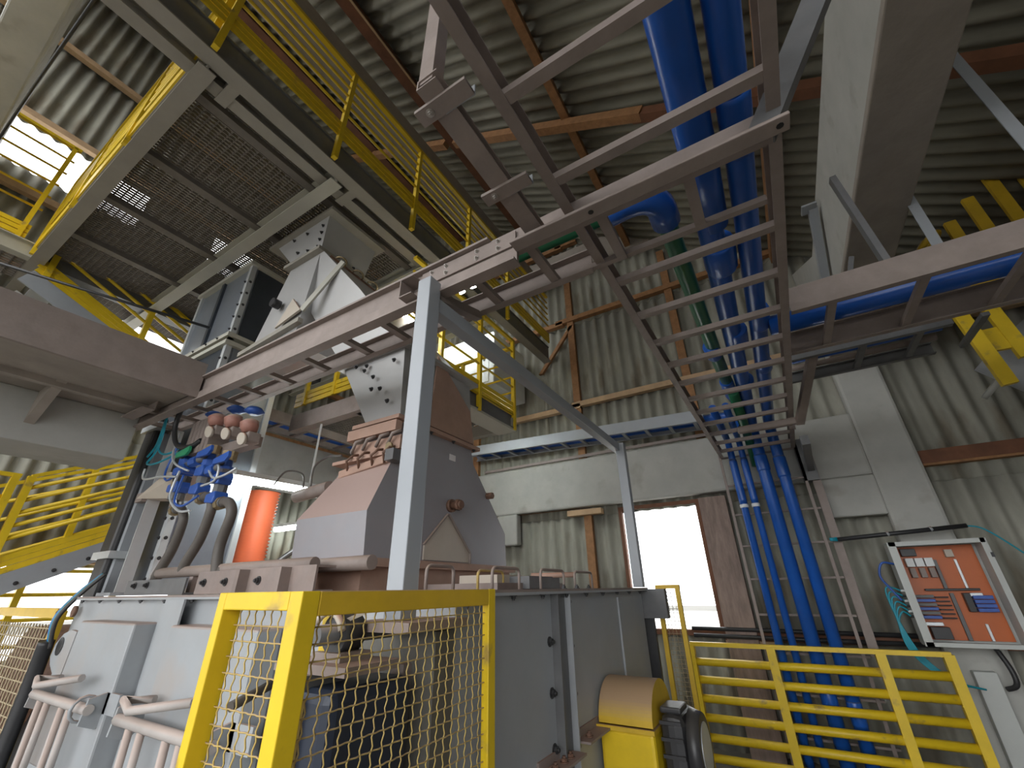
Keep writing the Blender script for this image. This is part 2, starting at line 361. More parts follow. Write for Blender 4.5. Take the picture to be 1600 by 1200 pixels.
MB().box((-5.35, -3, 2.72), (-4.75, 1.3, 3.12)).build('downstand_beam', concrete, ls, bevel=0.01)
MB().prism([(-4.75, 0.63, 3.12), (-4.35, 0.63, 3.12), (-4.75, 0.63, 2.86)], (0, 0.06, 0)).build('stiffener', concrete_raw, ls)
MB().bar((-4.4, -3, 3.1), (-4.4, 1.3, 3.1), 0.06, 0.05).build('lip', concrete_raw, ls)
lb = cbox('concrete_beam', (-6.4, 1.9, 3.05), (-6.0, 6.2, 3.72), 'cream concrete beam above the lit tube on the left')
# ------------------------------------------------------------------ cable trays
def ladder_tray(name, label, a, b, wdir, width, h, rungs, flip=1, m_=tray, rr=(0.045, 0.03)):
    """two side rails from a to b, width metres apart along wdir, rungs at the given distances"""
    a, b, wd = V(a), V(b), V(wdir); d = (b-a).normalized()
    t = thing(name, label, 'cable tray', (a+b)/2)
    sd = d.cross(V((0, 0, 1)))
    k = 1 if sd.dot(wd) > 0 else -1
    MB().chan(a, b, 0.045, h, side=k).build('side_rail', m_, t)
    MB().chan(a+wd*width, b+wd*width, 0.045, h, side=-k).build('side_rail', m_, t)
    me = None
    for s in rungs:
        p = a+d*s
        if me is None:
            bm_ = MB().bar(wd*0.006, wd*(width-0.006), rr[0], rr[1]); me = bm_.mesh('rung'); me.materials.append(m_)
        put(me, 'rung', t, p+V((0, 0, 0.02)))
    return t
lt = ladder_tray('cable_ladder', 'dusty cable ladder rising across the front above the steel post', (-5.3, 1.32, 3.12), (0.33, 1.32, 3.12), (0, 1, 0), 0.36, 0.13,
                 [x+5.3 for x in (-4.9, -4.5, -4.15, -3.78, -3.41, -3.0, -2.58, -2.13, -1.78, -1.42, -1.06, -0.7, -0.34, 0.03)])
for o in list(lt.children):
    if o.name.startswith('side_rail') and max(v.co.y for v in o.data.vertices) > 0.2: bpy.data.objects.remove(o)
MB().chan((-5.3, 1.68, 3.12), (-0.5, 1.68, 3.12), 0.045, 0.13, side=1).build('side_rail', tray, lt)
MB().box((-0.5, 1.66, 3.14), (0.3, 1.69, 3.17)).build('side_bar', tray, lt)
MB().box((-1.35, 1.308, 3.14), (-0.75, 1.316, 3.23)).build('splice_plate', tray, lt)
MB().box((-1.2, 1.675, 3.14), (-0.7, 1.69, 3.23)).build('splice_plate', tray, lt)
bolts(lt, [(x, 1.308, z) for x in (-1.28, -1.18, -0.98, -0.85) for z in (3.165, 3.21)], 0.009, (0, -1, 0), bolt_l)
MB().box((-5.3, 1.3, 3.03), (-0.74, 1.318, 3.112)).build('support_web', tray, lt)
MB().box((-5.3, 1.27, 3.018), (-0.74, 1.335, 3.03)).build('bottom_lip', tray, lt)
MB().box((-5.3, 1.285, 3.236), (-0.9, 1.32, 3.25)).build('top_lip', tray, lt)
MB().chan((-1.42, 1.22, 3.04), (-1.42, 1.36, 3.04), 0.09, 0.12, side=1).build('end_bracket', tray, lt)
MB().chan((-4.62, 1.22, 3.04), (-4.2, 1.22, 3.04), 0.09, 0.12, side=1).build('end_bracket', tray, lt)
sup = thing('tray_support', 'dusty channel under the overhead ladder with sloping hanger', 'bracket', (-0.1, 1.24, 3.05))
MB().box((-0.72, 1.195, 3.035), (0.36, 1.262, 3.05)).build('flange', tray, sup, bevel=0.004)
MB().box((-0.72, 1.25, 3.05), (0.36, 1.262, 3.11)).build('web', steel_d, sup)
MB().angle((0.32, 1.25, 3.06), (0.98, 1.25, 4.2), 0.085, 0.06, upv=(0, 1, 0)).build('hanger_angle', steel_d, sup)
for s in (0.25, 0.7): MB().tube([(-0.72+s*1.5, 1.2285, 3.036), (-0.72+s*1.5, 1.2285, 3.034)], 0.012, 8).build('slot', black_p, sup)
lo = ladder_tray('cable_ladder', 'long cable ladder overhead running from viewer to back wall', (-0.5, -0.9, 3.15), (-0.43, 5.98, 3.15), (1, 0, 0), 0.84, 0.11,
                 [0.1+0.383*i for i in range(18) if i != 6], rr=(0.042, 0.035))
ha = thing('hanger_bar', 'flat steel bar with two clamp brackets beside overhead ladder', 'bracket', (-0.63, 0.8, 3.12))
MB().chan((-0.66, 0.53, 3.1), (-0.66, 1.28, 3.1), 0.08, 0.05, side=1).build('channel', tray, ha)
for y in (0.6, 0.99):
    cl = MB().box((-0.71, y-0.025, 3.085), (-0.5, y+0.03, 3.1)).build('clamp', tray, ha)
    MB().angle((-0.62, y+0.035, 3.09), (-0.5, y+0.035, 3.09), 0.04, 0.05).build('clamp_angle', steel_p, cl)
    bolts(ha, [(-0.66, y, 3.085)], 0.01, (0, 0, -1), bolt_l)
MB().bar((-0.63, 0.56, 3.13), (-0.63, 0.56, 7.2), 0.06, 0.05).build('drop_rod', tray, ha)
bt = ladder_tray('cable_ladder', 'cable ladder with blue hoses along top of back beam', (-4.45, 5.75, 3.78), (-0.5, 5.75, 3.62), (0, 1, 0), 0.4, 0.16,
                 [0.2+0.33*i for i in range(12)], m_=steel_p)
MB().bar((-4.3, 6.18, 3.56), (-0.5, 6.18, 3.56), 0.04, 0.04).build('slotted_rail', tray, bt)
ltr = ladder_tray('cable_ladder', 'cable ladder with blue hoses along the left concrete beam', (-5.5, 1.7, 3.76), (-5.5, 5.6, 3.76), (-1, 0, 0), 0.46, 0.16,
                 [0.2+0.38*i for i in range(10)], m_=tray)
rt = ladder_tray('cable_ladder', 'dark cable ladder going right past the concrete beam', (0.4, 2.78, 3.2), (4.5, 2.78, 3.2), (0, 1, 0), 0.66, 0.17,
                 [0.22+0.44*i for i in range(10)])
MB().angle((0.4, 5.0, 3.1), (0.4, 5.0, 3.2), 0.05, 0.05).build('cleat', tray, rt)
for x, y, z in ((1.74, 2.8, 5.75), (1.46, 3.44, 5.9)): MB().angle((x, y, 3.3), (x, y, z), 0.06, 0.06, upv=(0, 1, 0)).build('hanger_post', steel_p, rt)
MB().bar((0.95, 2.86, 3.36), (0.9, 2.86, 4.17), 0.06, 0.035).build('hanger_strap', steel_d, rt)
MB().bar((0.82, 3.2, 3.5), (0.9, 3.2, 3.72), 0.05, 0.03).build('hanger_strap', steel_d, rt)
r2 = ladder_tray('cable_ladder', 'short lower cable ladder in front of the concrete column', (0.45, 3.98, 3.4), (1.5, 3.98, 3.4), (0, 1, 0), 0.55, 0.1,
                 [0.15+0.36*i for i in range(4)], m_=steel_d)
ks = thing('tray_support', 'rounded support channel with knee brace near the back column', 'bracket', (0.2, 4.75, 3.05))
MB().bar((-0.12, 4.72, 3.09), (0.44, 4.72, 3.09), 0.08, 0.07).build('channel', tray, ks, bevel=0.02)
MB().bar((0.42, 4.72, 3.06), (0.62, 4.0, 3.45), 0.07, 0.05).build('knee_brace', tray, ks)
MB().bar((0.42, 4.75, 2.9), (0.5, 6.1, 2.9), 0.07, 0.09).build('wall_arm', steel_d, ks)
MB().box((0.4, 6.0, 2.75), (0.55, 6.18, 3.25)).build('wall_plate', steel_d, ks)
vt = thing('vertical_ladder_tray', 'vertical cable ladder carrying blue pipes down the back wall', 'cable tray', (0, 6.03, 0))
for x in (-0.42, 0.43): MB().chan((x, 6.0, 0), (x, 6.0, 3.2), 0.03, 0.03, side=1, upv=(0, 1, 0)).build('side_rail', tray, vt)
MB().chan((0.56, 6.05, 1.0), (0.56, 6.05, 3.1), 0.08, 0.06, side=1, upv=(0, 1, 0)).build('side_rail', tray, vt)
_me = MB().bar((-0.43, 0, 0), (0.47, 0, 0), 0.03, 0.02).mesh('rung'); _me.materials.append(tray)
for k in range(9): put(_me, 'rung', vt, (0, 6.045, 0.28+0.36*k))

# ------------------------------------------------------------------ blue and green pipes
def pipe(label, pts, r, m_=blue, sockets=(), group=None, name='water_pipe', bends=None, n=16):
    t = thing(name, label, 'pipe', V(pts[0]), group)
    MB().tube(pts, r, n).build('pipe_run', m_, t)
    for a, b_, rr, mm in sockets:
        MB().tube([a, V(a).lerp(V(b_), .08), V(a).lerp(V(b_), .92), b_], [rr*0.93, rr, rr, rr*0.93], n).build('socket', mm, t)
    return t
def down(x, z, y=5.9, xe=None, r=0.06, x0=None, ystart=-3.0):
    x0 = x if x0 is None else x0; xe = x if xe is None else xe
    return [(x0, ystart, z)]+[(x0+(x-x0)*0.5, (ystart+y)/2, z)]+arc((xe, y-0.16, z-0.16), 0.16, PI/2, 0, (0, 1, 0), (0, 0, 1))+[(xe, y, 0.05)]
p1 = down(0.06, 3.42, xe=0.02, x0=0.11)
pipe('fat blue pipe, third from left where pipes drop', p1, [0.066]*len(p1), sockets=[((0.1, -3, 3.42), (0.098, 2.0, 3.42), 0.078, blue), ((0.095, 2.15, 3.42), (0.09, 2.4, 3.42), 0.09, blue),
     ((0.09, 3.2, 3.42), (0.085, 3.45, 3.42), 0.075, blue), ((0.07, 4.2, 3.42), (0.068, 4.32, 3.42), 0.074, blue), ((0.02, 5.9, 0.55), (0.02, 5.9, 0.75), 0.071, blue), ((0.02, 5.9, 2.9), (0.02, 5.9, 3.1), 0.073, blue)])
p2_ = down(0.25, 3.42, xe=0.21, x0=0.27)
pipe('fat blue pipe, rightmost where the four pipes drop', p2_, [0.06]*len(p2_), sockets=[((0.262, 1.3, 3.42), (0.26, 1.6, 3.42), 0.066, blue), ((0.255, 3.0, 3.42), (0.25, 3.25, 3.42), 0.068, blue),
     ((0.24, 3.9, 3.42), (0.24, 4.05, 3.42), 0.066, blue), ((0.21, 5.9, 0.45), (0.21, 5.9, 0.65), 0.064, blue), ((0.21, 5.9, 2.8), (0.21, 5.9, 3.05), 0.069, blue)])
p3 = down(-0.29, 3.34, y=5.92, ystart=4.6)
pipe('thin blue pipe, leftmost where pipes drop by the window', p3, [0.04]*len(p3), sockets=[((-0.29, 5.92, 2.55), (-0.29, 5.92, 3.1), 0.046, blue), ((-0.29, 5.92, 2.5), (-0.29, 5.92, 2.54), 0.048, white_p)])
p4 = down(-0.165, 3.34, y=5.92, ystart=4.6)
pipe('thin blue pipe, second from left where pipes drop', p4, [0.036]*len(p4), sockets=[((-0.165, 5.92, 2.55), (-0.165, 5.92, 3.1), 0.042, blue), ((-0.165, 5.92, 2.5), (-0.165, 5.92, 2.54), 0.045, white_p)])
g = [(-5.2, 1.66, 3.42), (-0.26, 1.62, 3.42)]+arc((-0.26, 1.76, 3.42), 0.14, -PI/2, 0, (1, 0, 0), (0, 1, 0))+[(-0.10, 3.6, 3.42), (-0.07, 4.6, 3.40)]
gp = pipe('green pipe turning a corner at a blue elbow overhead', g, 0.052, green, sockets=[((-0.12, 3.35, 3.41), (-0.11, 3.55, 3.41), 0.06, blue), ((-0.09, 4.1, 3.405), (-0.08, 4.5, 3.40), 0.06, blue)])
MB().tube([(-0.38, 1.625, 3.42), (-0.27, 1.62, 3.42)]+arc((-0.25, 1.75, 3.42), 0.13, -PI/2, 0, (1, 0, 0), (0, 1, 0))+[(-0.12, 1.85, 3.42)], 0.074, 16).build('elbow', blue, gp)
g2 = [(-0.06, 4.3, 3.36), (-0.05, 5.6, 3.34), (-0.05, 6.02, 3.2), (-0.05, 6.02, 3.0)]
pipe('short dark green pipe end between the blue pipes', g2, 0.05, green)
pipe('blue pipe lying in the cable ladder on the right', [(0.3, 3.2, 3.36), (4.5, 3.2, 3.36)], 0.075, blue)
pipe('blue pipe lying in the cable ladder on the back beam', [(-4.4, 5.95, 3.87), (-0.2, 5.95, 3.7), (-0.1, 5.9, 3.5)], 0.05, blue)
pipe('slim blue pipe behind another in the back cable ladder', [(-4.4, 6.08, 3.86), (-0.2, 6.08, 3.69)], 0.035, blue)
pipe('blue pipe lying in the cable ladder on the left beam', [(-5.62, 1.7, 3.84), (-5.62, 5.6, 3.84)], 0.05, blue)
pipe('slim blue pipe beside another in the left cable ladder', [(-5.78, 1.7, 3.84), (-5.78, 5.6, 3.84)], 0.04, blue)
pipe('blue pipe in the lower ladder before the column', [(0.47, 4.2, 3.5), (1.5, 4.2, 3.5)], 0.04, blue)
pipe('slim grey pipe in the lower ladder before the column', [(0.47, 4.36, 3.48), (1.5, 4.36, 3.48)], 0.025, tray)
for i, (y, z) in enumerate(((6.2, 1.2), (6.16, 1.13))):
    tag(MB().tube([(-1.2+0.02*i, y, z), (1.05, y, z-0.02)], 0.022, 8).build('conduit', rubber), ['dark conduit along the sill, the upper', 'dark conduit along the sill, the lower'][i], 'conduit')

# ------------------------------------------------------------------ steel portal frame on the machine
pf = thing('steel_portal_frame', 'grey square steel posts and crossbar standing over the machine', 'frame', (-1.2, 1.23, 1.55))
MB().box((-1.262, 1.2, 1.56), (-1.18, 1.28, 3.07)).build('post', post_m, pf, bevel=0.004)
MB().box((-1.225, 4.08, 1.655), (-1.14, 4.16, 2.98)).build('post', post_m, pf, bevel=0.004)
MB().box((-1.255, 1.28, 2.9), (-1.185, 4.16, 2.98)).build('crossbar', post_m, pf, bevel=0.004)
MB().box((-1.36, 1.14, 1.53), (-1.08, 1.45, 1.56)).build('base_plate', lid_m, pf)
MB().bar((-1.22, 1.3, 3.01), (-1.22, 1.66, 3.11), 0.05, 0.05).build('tray_bracket', tray, pf)
# ------------------------------------------------------------------ the machine casing
mc = thing('machine_casing', 'big grey bolted steel machine casing with latched doors', 'machine', (-3.1, 2.75, 0))
MX, MY0, MY1, MXL, MT = -1.14, 1.45, 4.0, -5.0, 1.64
MB().box((MXL, MY0, 0.02), (MX, MY1, MT-0.01)).build('casing', steel_m, mc, bevel=0.004)
MB().box((MXL-0.06, MY0-0.05, MT-0.012), (MX+0.05, MY1+0.05, MT)).build('top_flange', steel_m, mc)
MB().box((MXL-0.06, MY0-0.05, MT), (MX+0.05, MY1+0.05, MT+0.012)).build('lid_plate', lid_m, mc)
def vflange_end(y, s):                                          # stiffening flange on the end face
    return MB().box((MX, y-0.006, 0.02), (MX+0.045, y+0.006, MT-0.012)).build('vertical_flange', steel_d if s > 0 and y < 2.3 else steel_m, mc)
MB().box((MX-0.002, 2.285, 0.02), (MX+0.012, 2.42, MT-0.012)).build('joint_strip', steel_d, mc)
for y in (2.275, 2.43): vflange_end(y, 1)
bolts(mc, [(MX, 2.235, 0.12+0.215*k) for k in range(7)], 0.016, (1, 0, 0))
bolts(mc, [(MX, 2.475, 0.08+0.215*k) for k in range(8)], 0.016, (1, 0, 0))
bolts(mc, [(MX+0.028, 1.55+0.29*k, MT-0.013) for k in range(9)], 0.012, (0, 0, -1))
bolts(mc, [(x, MY0-0.028, MT-0.013) for x in [MXL+0.15+0.345*k for k in range(11)]], 0.012, (0, 0, -1))
MB().box((MX-0.002, 3.35, 0.02), (MX+0.012, 3.72, MT-0.05)).build('wear_plate', steel_m, mc)
# ledge angles on the end face
for y0, y1, z in ((2.06, 2.4, 0.93), (2.46, 3.12, 0.955)):
    le = MB().angle((MX, y0, z), (MX, y1, z), 0.09, 0.045, 0.01).build('ledge_angle', lid_m, mc)
    bolts(mc, [(MX+0.05, y, z+0.012) for y in (y0+0.08, (y0+y1)/2, y1-0.1)], 0.014, (0, 0, 1), rust)
    bolts(mc, [(MX+0.05, y, z-0.002) for y in (y0+0.08, (y0+y1)/2, y1-0.1)], 0.012, (0, 0, -1))
# front stiffeners, doors, latches
MB().box((-3.34, MY0-0.075, 0.02), (-3.325, MY0, MT-0.012)).build('vertical_flange', steel_m, mc)
MB().box((-3.33, MY0-0.08, 0.02), (-3.10, MY0-0.068, MT-0.012)).build('cover_strip', steel_m, mc)
MB().box((-3.5, MY0-0.02, 0.02), (-3.34, MY0, MT-0.02)).build('door_frame', steel_m, mc)
def door(x0, x1, zt, zb):
    d = MB().prism([(x0, MY0-0.0, zt), (x1, MY0-0.0, zt), (x1, MY0-0.0, zb), (x0, MY0-0.0, zb)], (0, -0.13, 0)).build('door', steel_m, mc, bevel=0.012)
    y = MY0-0.2; zc = zt-0.42; w_ = x1-x0
    MB().tube([(x0-0.1, y, zc), (x1-0.03, y, zc)], 0.026, 10).build('latch_bar', latch_m, d)
    MB().tube([(x0+0.16, y+0.03, zc+0.1), (x0+0.02, y-0.05, zc+0.1), (x0+0.24, y-0.1, zc+0.085), (x1-0.22, y-0.02, zc+0.14)], 0.02, 8).build('handle_grip', latch_m, d)
    for a in (0.06, w_*0.52):
        u = [(x0+a, y+0.0, zc-0.02), (x0+a+0.01, y+0.0, zc-0.42), (x0+a+0.14, y+0.0, zc-0.42), (x0+a+0.13, y, zc-0.02)]
        MB().tube(u, 0.019, 8, smooth=True).build('lever', latch_m, d)
    for xx in (x0-0.12, x1-0.06):
        MB().prism([(xx, MY0, zc+0.1), (xx, MY0-0.21, zc+0.05), (xx, MY0-0.22, zc-0.07), (xx, MY0-0.14, zc-0.1), (xx, MY0, zc-0.02)], (0.016, 0, 0)).build('lug_plate', steel_m, d)
    MB().tube(arc((x1-0.1, y, zc), 0.06, 0, 2*PI, (0, 1, 0), (0, 0, 1), 12), 0.009, 6).build('retaining_ring', steel_m, d)
    MB().box((x1-0.06, MY0-0.13, zc-0.03), (x1+0.12, MY0-0.115, zc+0.07)).build('hasp', steel_m, d)
    return d
door(-4.38, -3.52, 1.5, 0.72); door(-3.06, -2.2, 1.5, 0.72)
lug = MB().prism([V((-4.62, 1.415, 1.42)), V((-4.74, 1.415, 1.43)), V((-4.86, 1.415, 1.40)), V((-4.95, 1.415, 1.33)), V((-4.96, 1.415, 1.25)), V((-4.9, 1.415, 1.2)), V((-4.62, 1.415, 1.08))], (0, -0.025, 0)).build('lifting_lug', steel_m, mc)
MB().tube([(-4.84, 1.388, 1.32), (-4.84, 1.386, 1.32)], 0.06, 16).build('lug_hole', black_p, lug)
MB().tube([(-4.9, 1.42, 1.55), (-4.9, 1.4, 1.55)], 0.04, 12).build('plug', rust, mc)
# things standing on the lid
MB().tube([(-4.0, 1.55, 1.80), (-2.26, 1.6, 1.80)], 0.035, 12).build('lid_pipe', tray, mc)
MB().tube([(-2.6, 1.75, 1.80), (-1.97, 1.75, 1.80)], 0.04, 12).build('lid_pipe', tray, mc)
for x in (-3.55, -3.1, -2.7): MB().box((x, 1.56, 1.65), (x+0.05, 1.66, 1.78)).build('pipe_saddle', lid_m, mc)
MB().angle((-4.35, 1.5, 1.655), (-3.45, 1.5, 1.655), 0.12, 0.1, 0.012, side=-1).build('lid_angle', steel_d, mc)
ch = MB().chan((-3.3, 1.5, 1.655), (-2.1, 1.5, 1.655), 0.12, 0.13, 0.012, side=-1).build('lid_channel', lid_m, mc)
for x in (-2.75, -2.35): MB().box((x, 1.44, 1.655), (x+0.04, 1.5, 1.78)).build('gusset', lid_m, mc)
bolts(mc, [(x, 1.498, 1.72) for x in (-3.2, -2.95, -2.6, -4.2, -4.0)], 0.016, (0, -1, 0))
def grab(x, y0, y1, m_):
    p = [(x, y0, 1.65)]+arc((x, y0+0.03, 1.73), 0.03, PI, PI/2, (0, 1, 0), (0, 0, 1), 4)+arc((x, y1-0.03, 1.73), 0.03, PI/2, 0, (0, 1, 0), (0, 0, 1), 4)+[(x, y1, 1.65)]
    MB().tube(p, 0.0085, 8).build('grab_handle', m_, mc)
for y0, y1, m_, x in ((1.62, 1.82, tray, -1.45), (2.02, 2.3, tray, -1.35), (2.24, 2.52, wire_m, -1.6), (2.47, 2.8, tray, -1.3), (2.98, 3.3, tray, -1.3)): grab(x, y0, y1, m_)
MB().box((-2.05, 2.3, 1.652), (-1.5, 3.2, 1.69)).build('lid_frame', lid_m, mc)
MB().box((-1.9, 2.45, 1.69), (-1.6, 2.85, 1.74)).build('lid_block', hopper_w, mc)
MB().box((-1.75, 2.6, 1.655), (-1.45, 3.05, 1.73)).build('lid_block', steel_d, mc)
MB().tube([(-1.6, 2.9, 1.74), (-1.3, 3.0, 1.74)], 0.018, 10).build('lid_pipe', pink_m, mc)
for q in ((2.62, -1.22), (2.82, -1.22), (3.1, -1.25)): bolts(mc, [(q[1], q[0], 1.652)], 0.014, (0, 0, 1))
MB().box((-1.25, 4.02, 1.42), (-0.95, 4.1, 1.64)).build('end_bracket', steel_d, mc)
# cable bunch and hose at the left end
MB().tube(bez([(-5.12, 1.38, 0.2), (-5.1, 1.38, 1.0), (-5.05, 1.36, 1.35)]), 0.05, 10).build('black_conduit', rubber, mc)
for i in range(4):
    MB().tube(bez([(-5.05+0.02*i, 1.38, 1.3), (-5.05+0.025*i, 1.35, 1.5), (-5.0+0.03*i, 1.42, 1.68), (-4.9+0.02*i, 1.5, 1.82)]), 0.012, 6).build('air_hose', [blue, teal, hose_g, rubber][i], mc)

# ------------------------------------------------------------------ hopper on the machine
hp = thing('hopper', 'grey hopper dusted pink, spreading down onto the machine lid', 'hopper', (-2.55, 2.7, 1.65))
HX, HL = -2.2, -2.92
def ring(x0, x1, y0, y1, z): return [(x0, y0, z), (x1, y0, z), (x1, y1, z), (x0, y1, z)]
MB().hexa(ring(HL, HX, 1.88, 3.52, 1.84), ring(HL, HX, 1.86, 3.5, 2.12)).build('lower_skirt', hopper_m, hp)
MB().hexa(ring(HL, HX, 1.86, 3.5, 2.12), ring(-2.6, HX, 2.1, 2.98, 2.66)).build('tapered_body', hopper_m, hp)
MB().hexa(ring(-2.6, HX, 2.1, 2.98, 2.66), ring(-2.58, HX-0.01, 2.1, 2.95, 2.80)).build('neck', hopper_m, hp)
MB().box((HL-0.06, 1.82, 1.79), (HX+0.06, 3.58, 1.84)).build('base_flange', pink_m, hp)
MB().box((HL-0.02, 1.86, 1.65), (HX+0.02, 3.54, 1.79)).build('base_box', pink_m, hp)
MB().prism([(HX+0.002, 2.64, 2.18), (HX+0.002, 2.40, 1.95), (HX+0.002, 2.40, 1.85), (HX+0.002, 2.93, 1.85), (HX+0.002, 2.93, 1.92)], (0.012, 0, 0)).build('triangular_panel', hopper_w, hp)
for a, b_ in (((HX+0.016, 2.64, 2.19), (HX+0.016, 2.39, 1.95)), ((HX+0.016, 2.65, 2.19), (HX+0.016, 2.94, 1.92)), ((HX+0.016, 2.94, 1.92), (HX+0.016, 2.94, 1.84))):
    MB().bar(a, b_, 0.012, 0.02, (1, 0, 0)).build('edge_weld', tray, hp)
bf = MB().tube([(HX, 2.68, 2.26), (HX+0.03, 2.68, 2.26)], 0.05, 14).build('bearing_boss', rust, hp)
MB().tube([(HX+0.03, 2.68, 2.26), (HX+0.12, 2.68, 2.26)], 0.03, 12).build('shaft_end', rust, bf)
MB().tube([(HX+0.07, 2.68, 2.26), (HX+0.1, 2.68, 2.26)], 0.045, 6).build('nut', rust, bf)
MB().tube([(HX+0.0, 3.2, 2.42), (HX+0.06, 3.2, 2.42)], 0.03, 6).build('nut', rust, hp)
MB().box((HX, 2.64, 2.63), (HX+0.002, 2.72, 2.68)).build('label_plate', paper, hp)
MB().box((-2.66, 2.0, 2.79), (HX+0.04, 3.02, 2.82)).build('neck_flange', pink_m, hp)
bolts(hp, [(HX+0.02, y, 2.79) for y in (2.1, 2.38, 2.66, 2.95)], 0.012, (0, 0, -1))
# slide gate with toggle clamps on the sloping side
MB().bar((-2.72, 2.02, 2.44), (-2.14, 2.02, 2.5), 0.07, 0.06).build('gate_rail', pink_m, hp, bevel=0.01)
MB().box((-2.8, 1.98, 2.52), (-2.16, 2.12, 2.545)).build('gate_plate', pink_m, hp)
MB().box((-2.2, 1.95, 2.46), (-2.12, 2.06, 2.54)).build('gate_motor', steel_d, hp)
MB().box((-2.62, 2.02, 2.56), (-2.14, 2.1, 2.66)).build('gate_box', pink_m, hp)
for x in (-2.62, -2.5, -2.36, -2.24):
    MB().tube([(x, 1.99, 2.46), (x+0.02, 1.95, 2.52), (x+0.06, 1.97, 2.56), (x+0.05, 2.03, 2.58)], 0.01, 8).build('toggle_clamp', rust, hp)
    MB().tube([(x+0.0, 2.0, 2.6), (x+0.07, 1.97, 2.66), (x+0.1, 2.02, 2.69)], 0.013, 8).build('toggle_clamp', tray, hp)
MB().tube([(-2.2, 1.97, 2.57), (-2.2, 1.99, 2.57)], 0.03, 12).build('yellow_knob', brass, hp)
MB().box((-2.7, 2.0, 2.7), (HX+0.02, 2.06, 2.78)).build('upper_gate_bar', pink_m, hp)
cdt = thing('conduit_pipe', 'stubby grey conduit ending at the hopper below lit tube', 'pipe', (-3.6, 2.1, 2.3))
MB().tube([(-3.4, 2.12, 2.38), (-2.95, 2.1, 2.4)], 0.05, 12).build('tube', tray, cdt)
MB().tube(bez([(-3.2, 2.1, 2.44), (-3.2, 2.1, 2.6), (-3.05, 2.1, 2.66), (-2.8, 2.05, 2.62)]), 0.008, 6).build('wire', hose_g, cdt)
MB().tube(bez([(-3.3, 2.1, 2.44), (-3.35, 2.1, 2.56), (-3.6, 2.1, 2.62), (-3.75, 2.1, 2.52)]), 0.008, 6).build('wire', hose_g, cdt)

# ------------------------------------------------------------------ chute above the hopper
ct = thing('chute', 'bolted sheet steel chute dropping from platform into the hopper', 'chute', (-2.9, 2.3, 2.8))
def R4(x0, x1, y0, y1, z): return ring(x0, x1, y0, y1, z)
MB().hexa(R4(-2.56, -2.2, 2.05, 2.95, 2.82), R4(-2.93, -2.2, 2.02, 2.88, 3.42)).build('lower_leg', chute_m, ct)
MB().prism([(-2.195, 2.35, 2.84), (-2.195, 2.95, 2.84), (-2.195, 2.88, 3.14), (-2.195, 2.4, 3.5)], (0.014, 0, 0)).build('dusty_side_plate', pink_m, ct)
MB().hexa(R4(-2.93, -2.2, 2.02, 2.88, 3.42), R4(-3.45, -2.75, 1.9, 2.5, 4.15)).build('middle_leg', chute_m, ct)
MB().hexa(R4(-3.45, -2.75, 1.9, 2.5, 4.15), R4(-3.78, -3.3, 1.8, 2.35, 4.8)).build('upper_leg', chute_m, ct)
MB().hexa(R4(-4.32, -3.5, 1.82, 2.3, 3.8), R4(-3.86, -3.36, 1.8, 2.35, 4.8)).build('side_branch', chute_m, ct)
MB().hexa(R4(-3.82, -3.36, 1.8, 2.35, 4.84), R4(-4.3, -3.36, 1.8, 2.45, 5.36)).build('top_box', chute_m, ct)
MB().box((-3.9, 1.74, 4.8), (-3.3, 2.42, 4.84)).build('joint_flange', beam_g, ct)
MB().box((-2.98, 1.97, 3.4), (-2.14, 2.94, 3.43)).build('joint_flange', chute_m, ct)
MB().bar((-4.4, 1.79, 3.9), (-3.4, 1.79, 3.98), 0.05, 0.05).build('joint_flange', beam_g, ct)
MB().box((-4.4, 1.75, 5.34), (-3.25, 2.5, 5.38)).build('joint_flange', beam_g, ct)
MB().bar((-3.42, 1.79, 4.1), (-3.0, 1.85, 4.55), 0.02, 0.07).build('stiffener', beam_l, ct)
MB().prism([(-3.8, 1.79, 4.02), (-3.42, 1.79, 4.1), (-3.6, 1.79, 4.3)], (0, -0.02, 0)).build('inspection_hatch', hopper_w, ct)
hk = MB().tube([(-3.85, 1.78, 4.32), (-3.85, 1.7, 4.32)], 0.05, 8).build('hatch_knob', black_p, ct)
bolts(ct, [(-2.3-0.1*i, 2.0-0.0*i, 2.95+0.13*i) for i in range(4)]+[(-2.62, 2.0, 3.3), (-2.5, 2.0, 3.1), (-2.72, 1.99, 3.36), (-2.28, 2.0, 3.3)], 0.013, (0, -1, 0))
bolts(ct, [(-3.42, 1.795, 4.92+0.1*i) for i in range(4)]+[(-3.7, 1.795, 5.25), (-3.95, 1.795, 5.28), (-3.8, 1.795, 5.02), (-3.6, 1.795, 4.95)], 0.013, (0, -1, 0))
bolts(ct, [(-3.36, 2.0+0.1*i, 4.9) for i in range(4)], 0.013, (1, 0, 0))
oc = thing('vibrator_motor', 'rusty orange unit with wire handles on the chute side', 'motor', (-3.2, 2.1, 4.5))
MB().bar((-3.28, 1.85, 4.72), (-3.1, 2.35, 4.5), 0.1, 0.06).build('body', rust, oc)
MB().bar((-3.24, 1.86, 4.66), (-3.06, 2.36, 4.44), 0.05, 0.05).build('orange_bar', hose_o, oc)
for s in (0.15, 0.5, 0.8):
    c = V((-3.2, 1.85, 4.72)).lerp(V((-3.02, 2.35, 4.5)), s); MB().tube(arc(c, 0.06, 0, PI, (0.2, 0.8, -0.4), (1, 0, 0.2), 8), 0.01, 6).build('wire_handle', brass, oc)
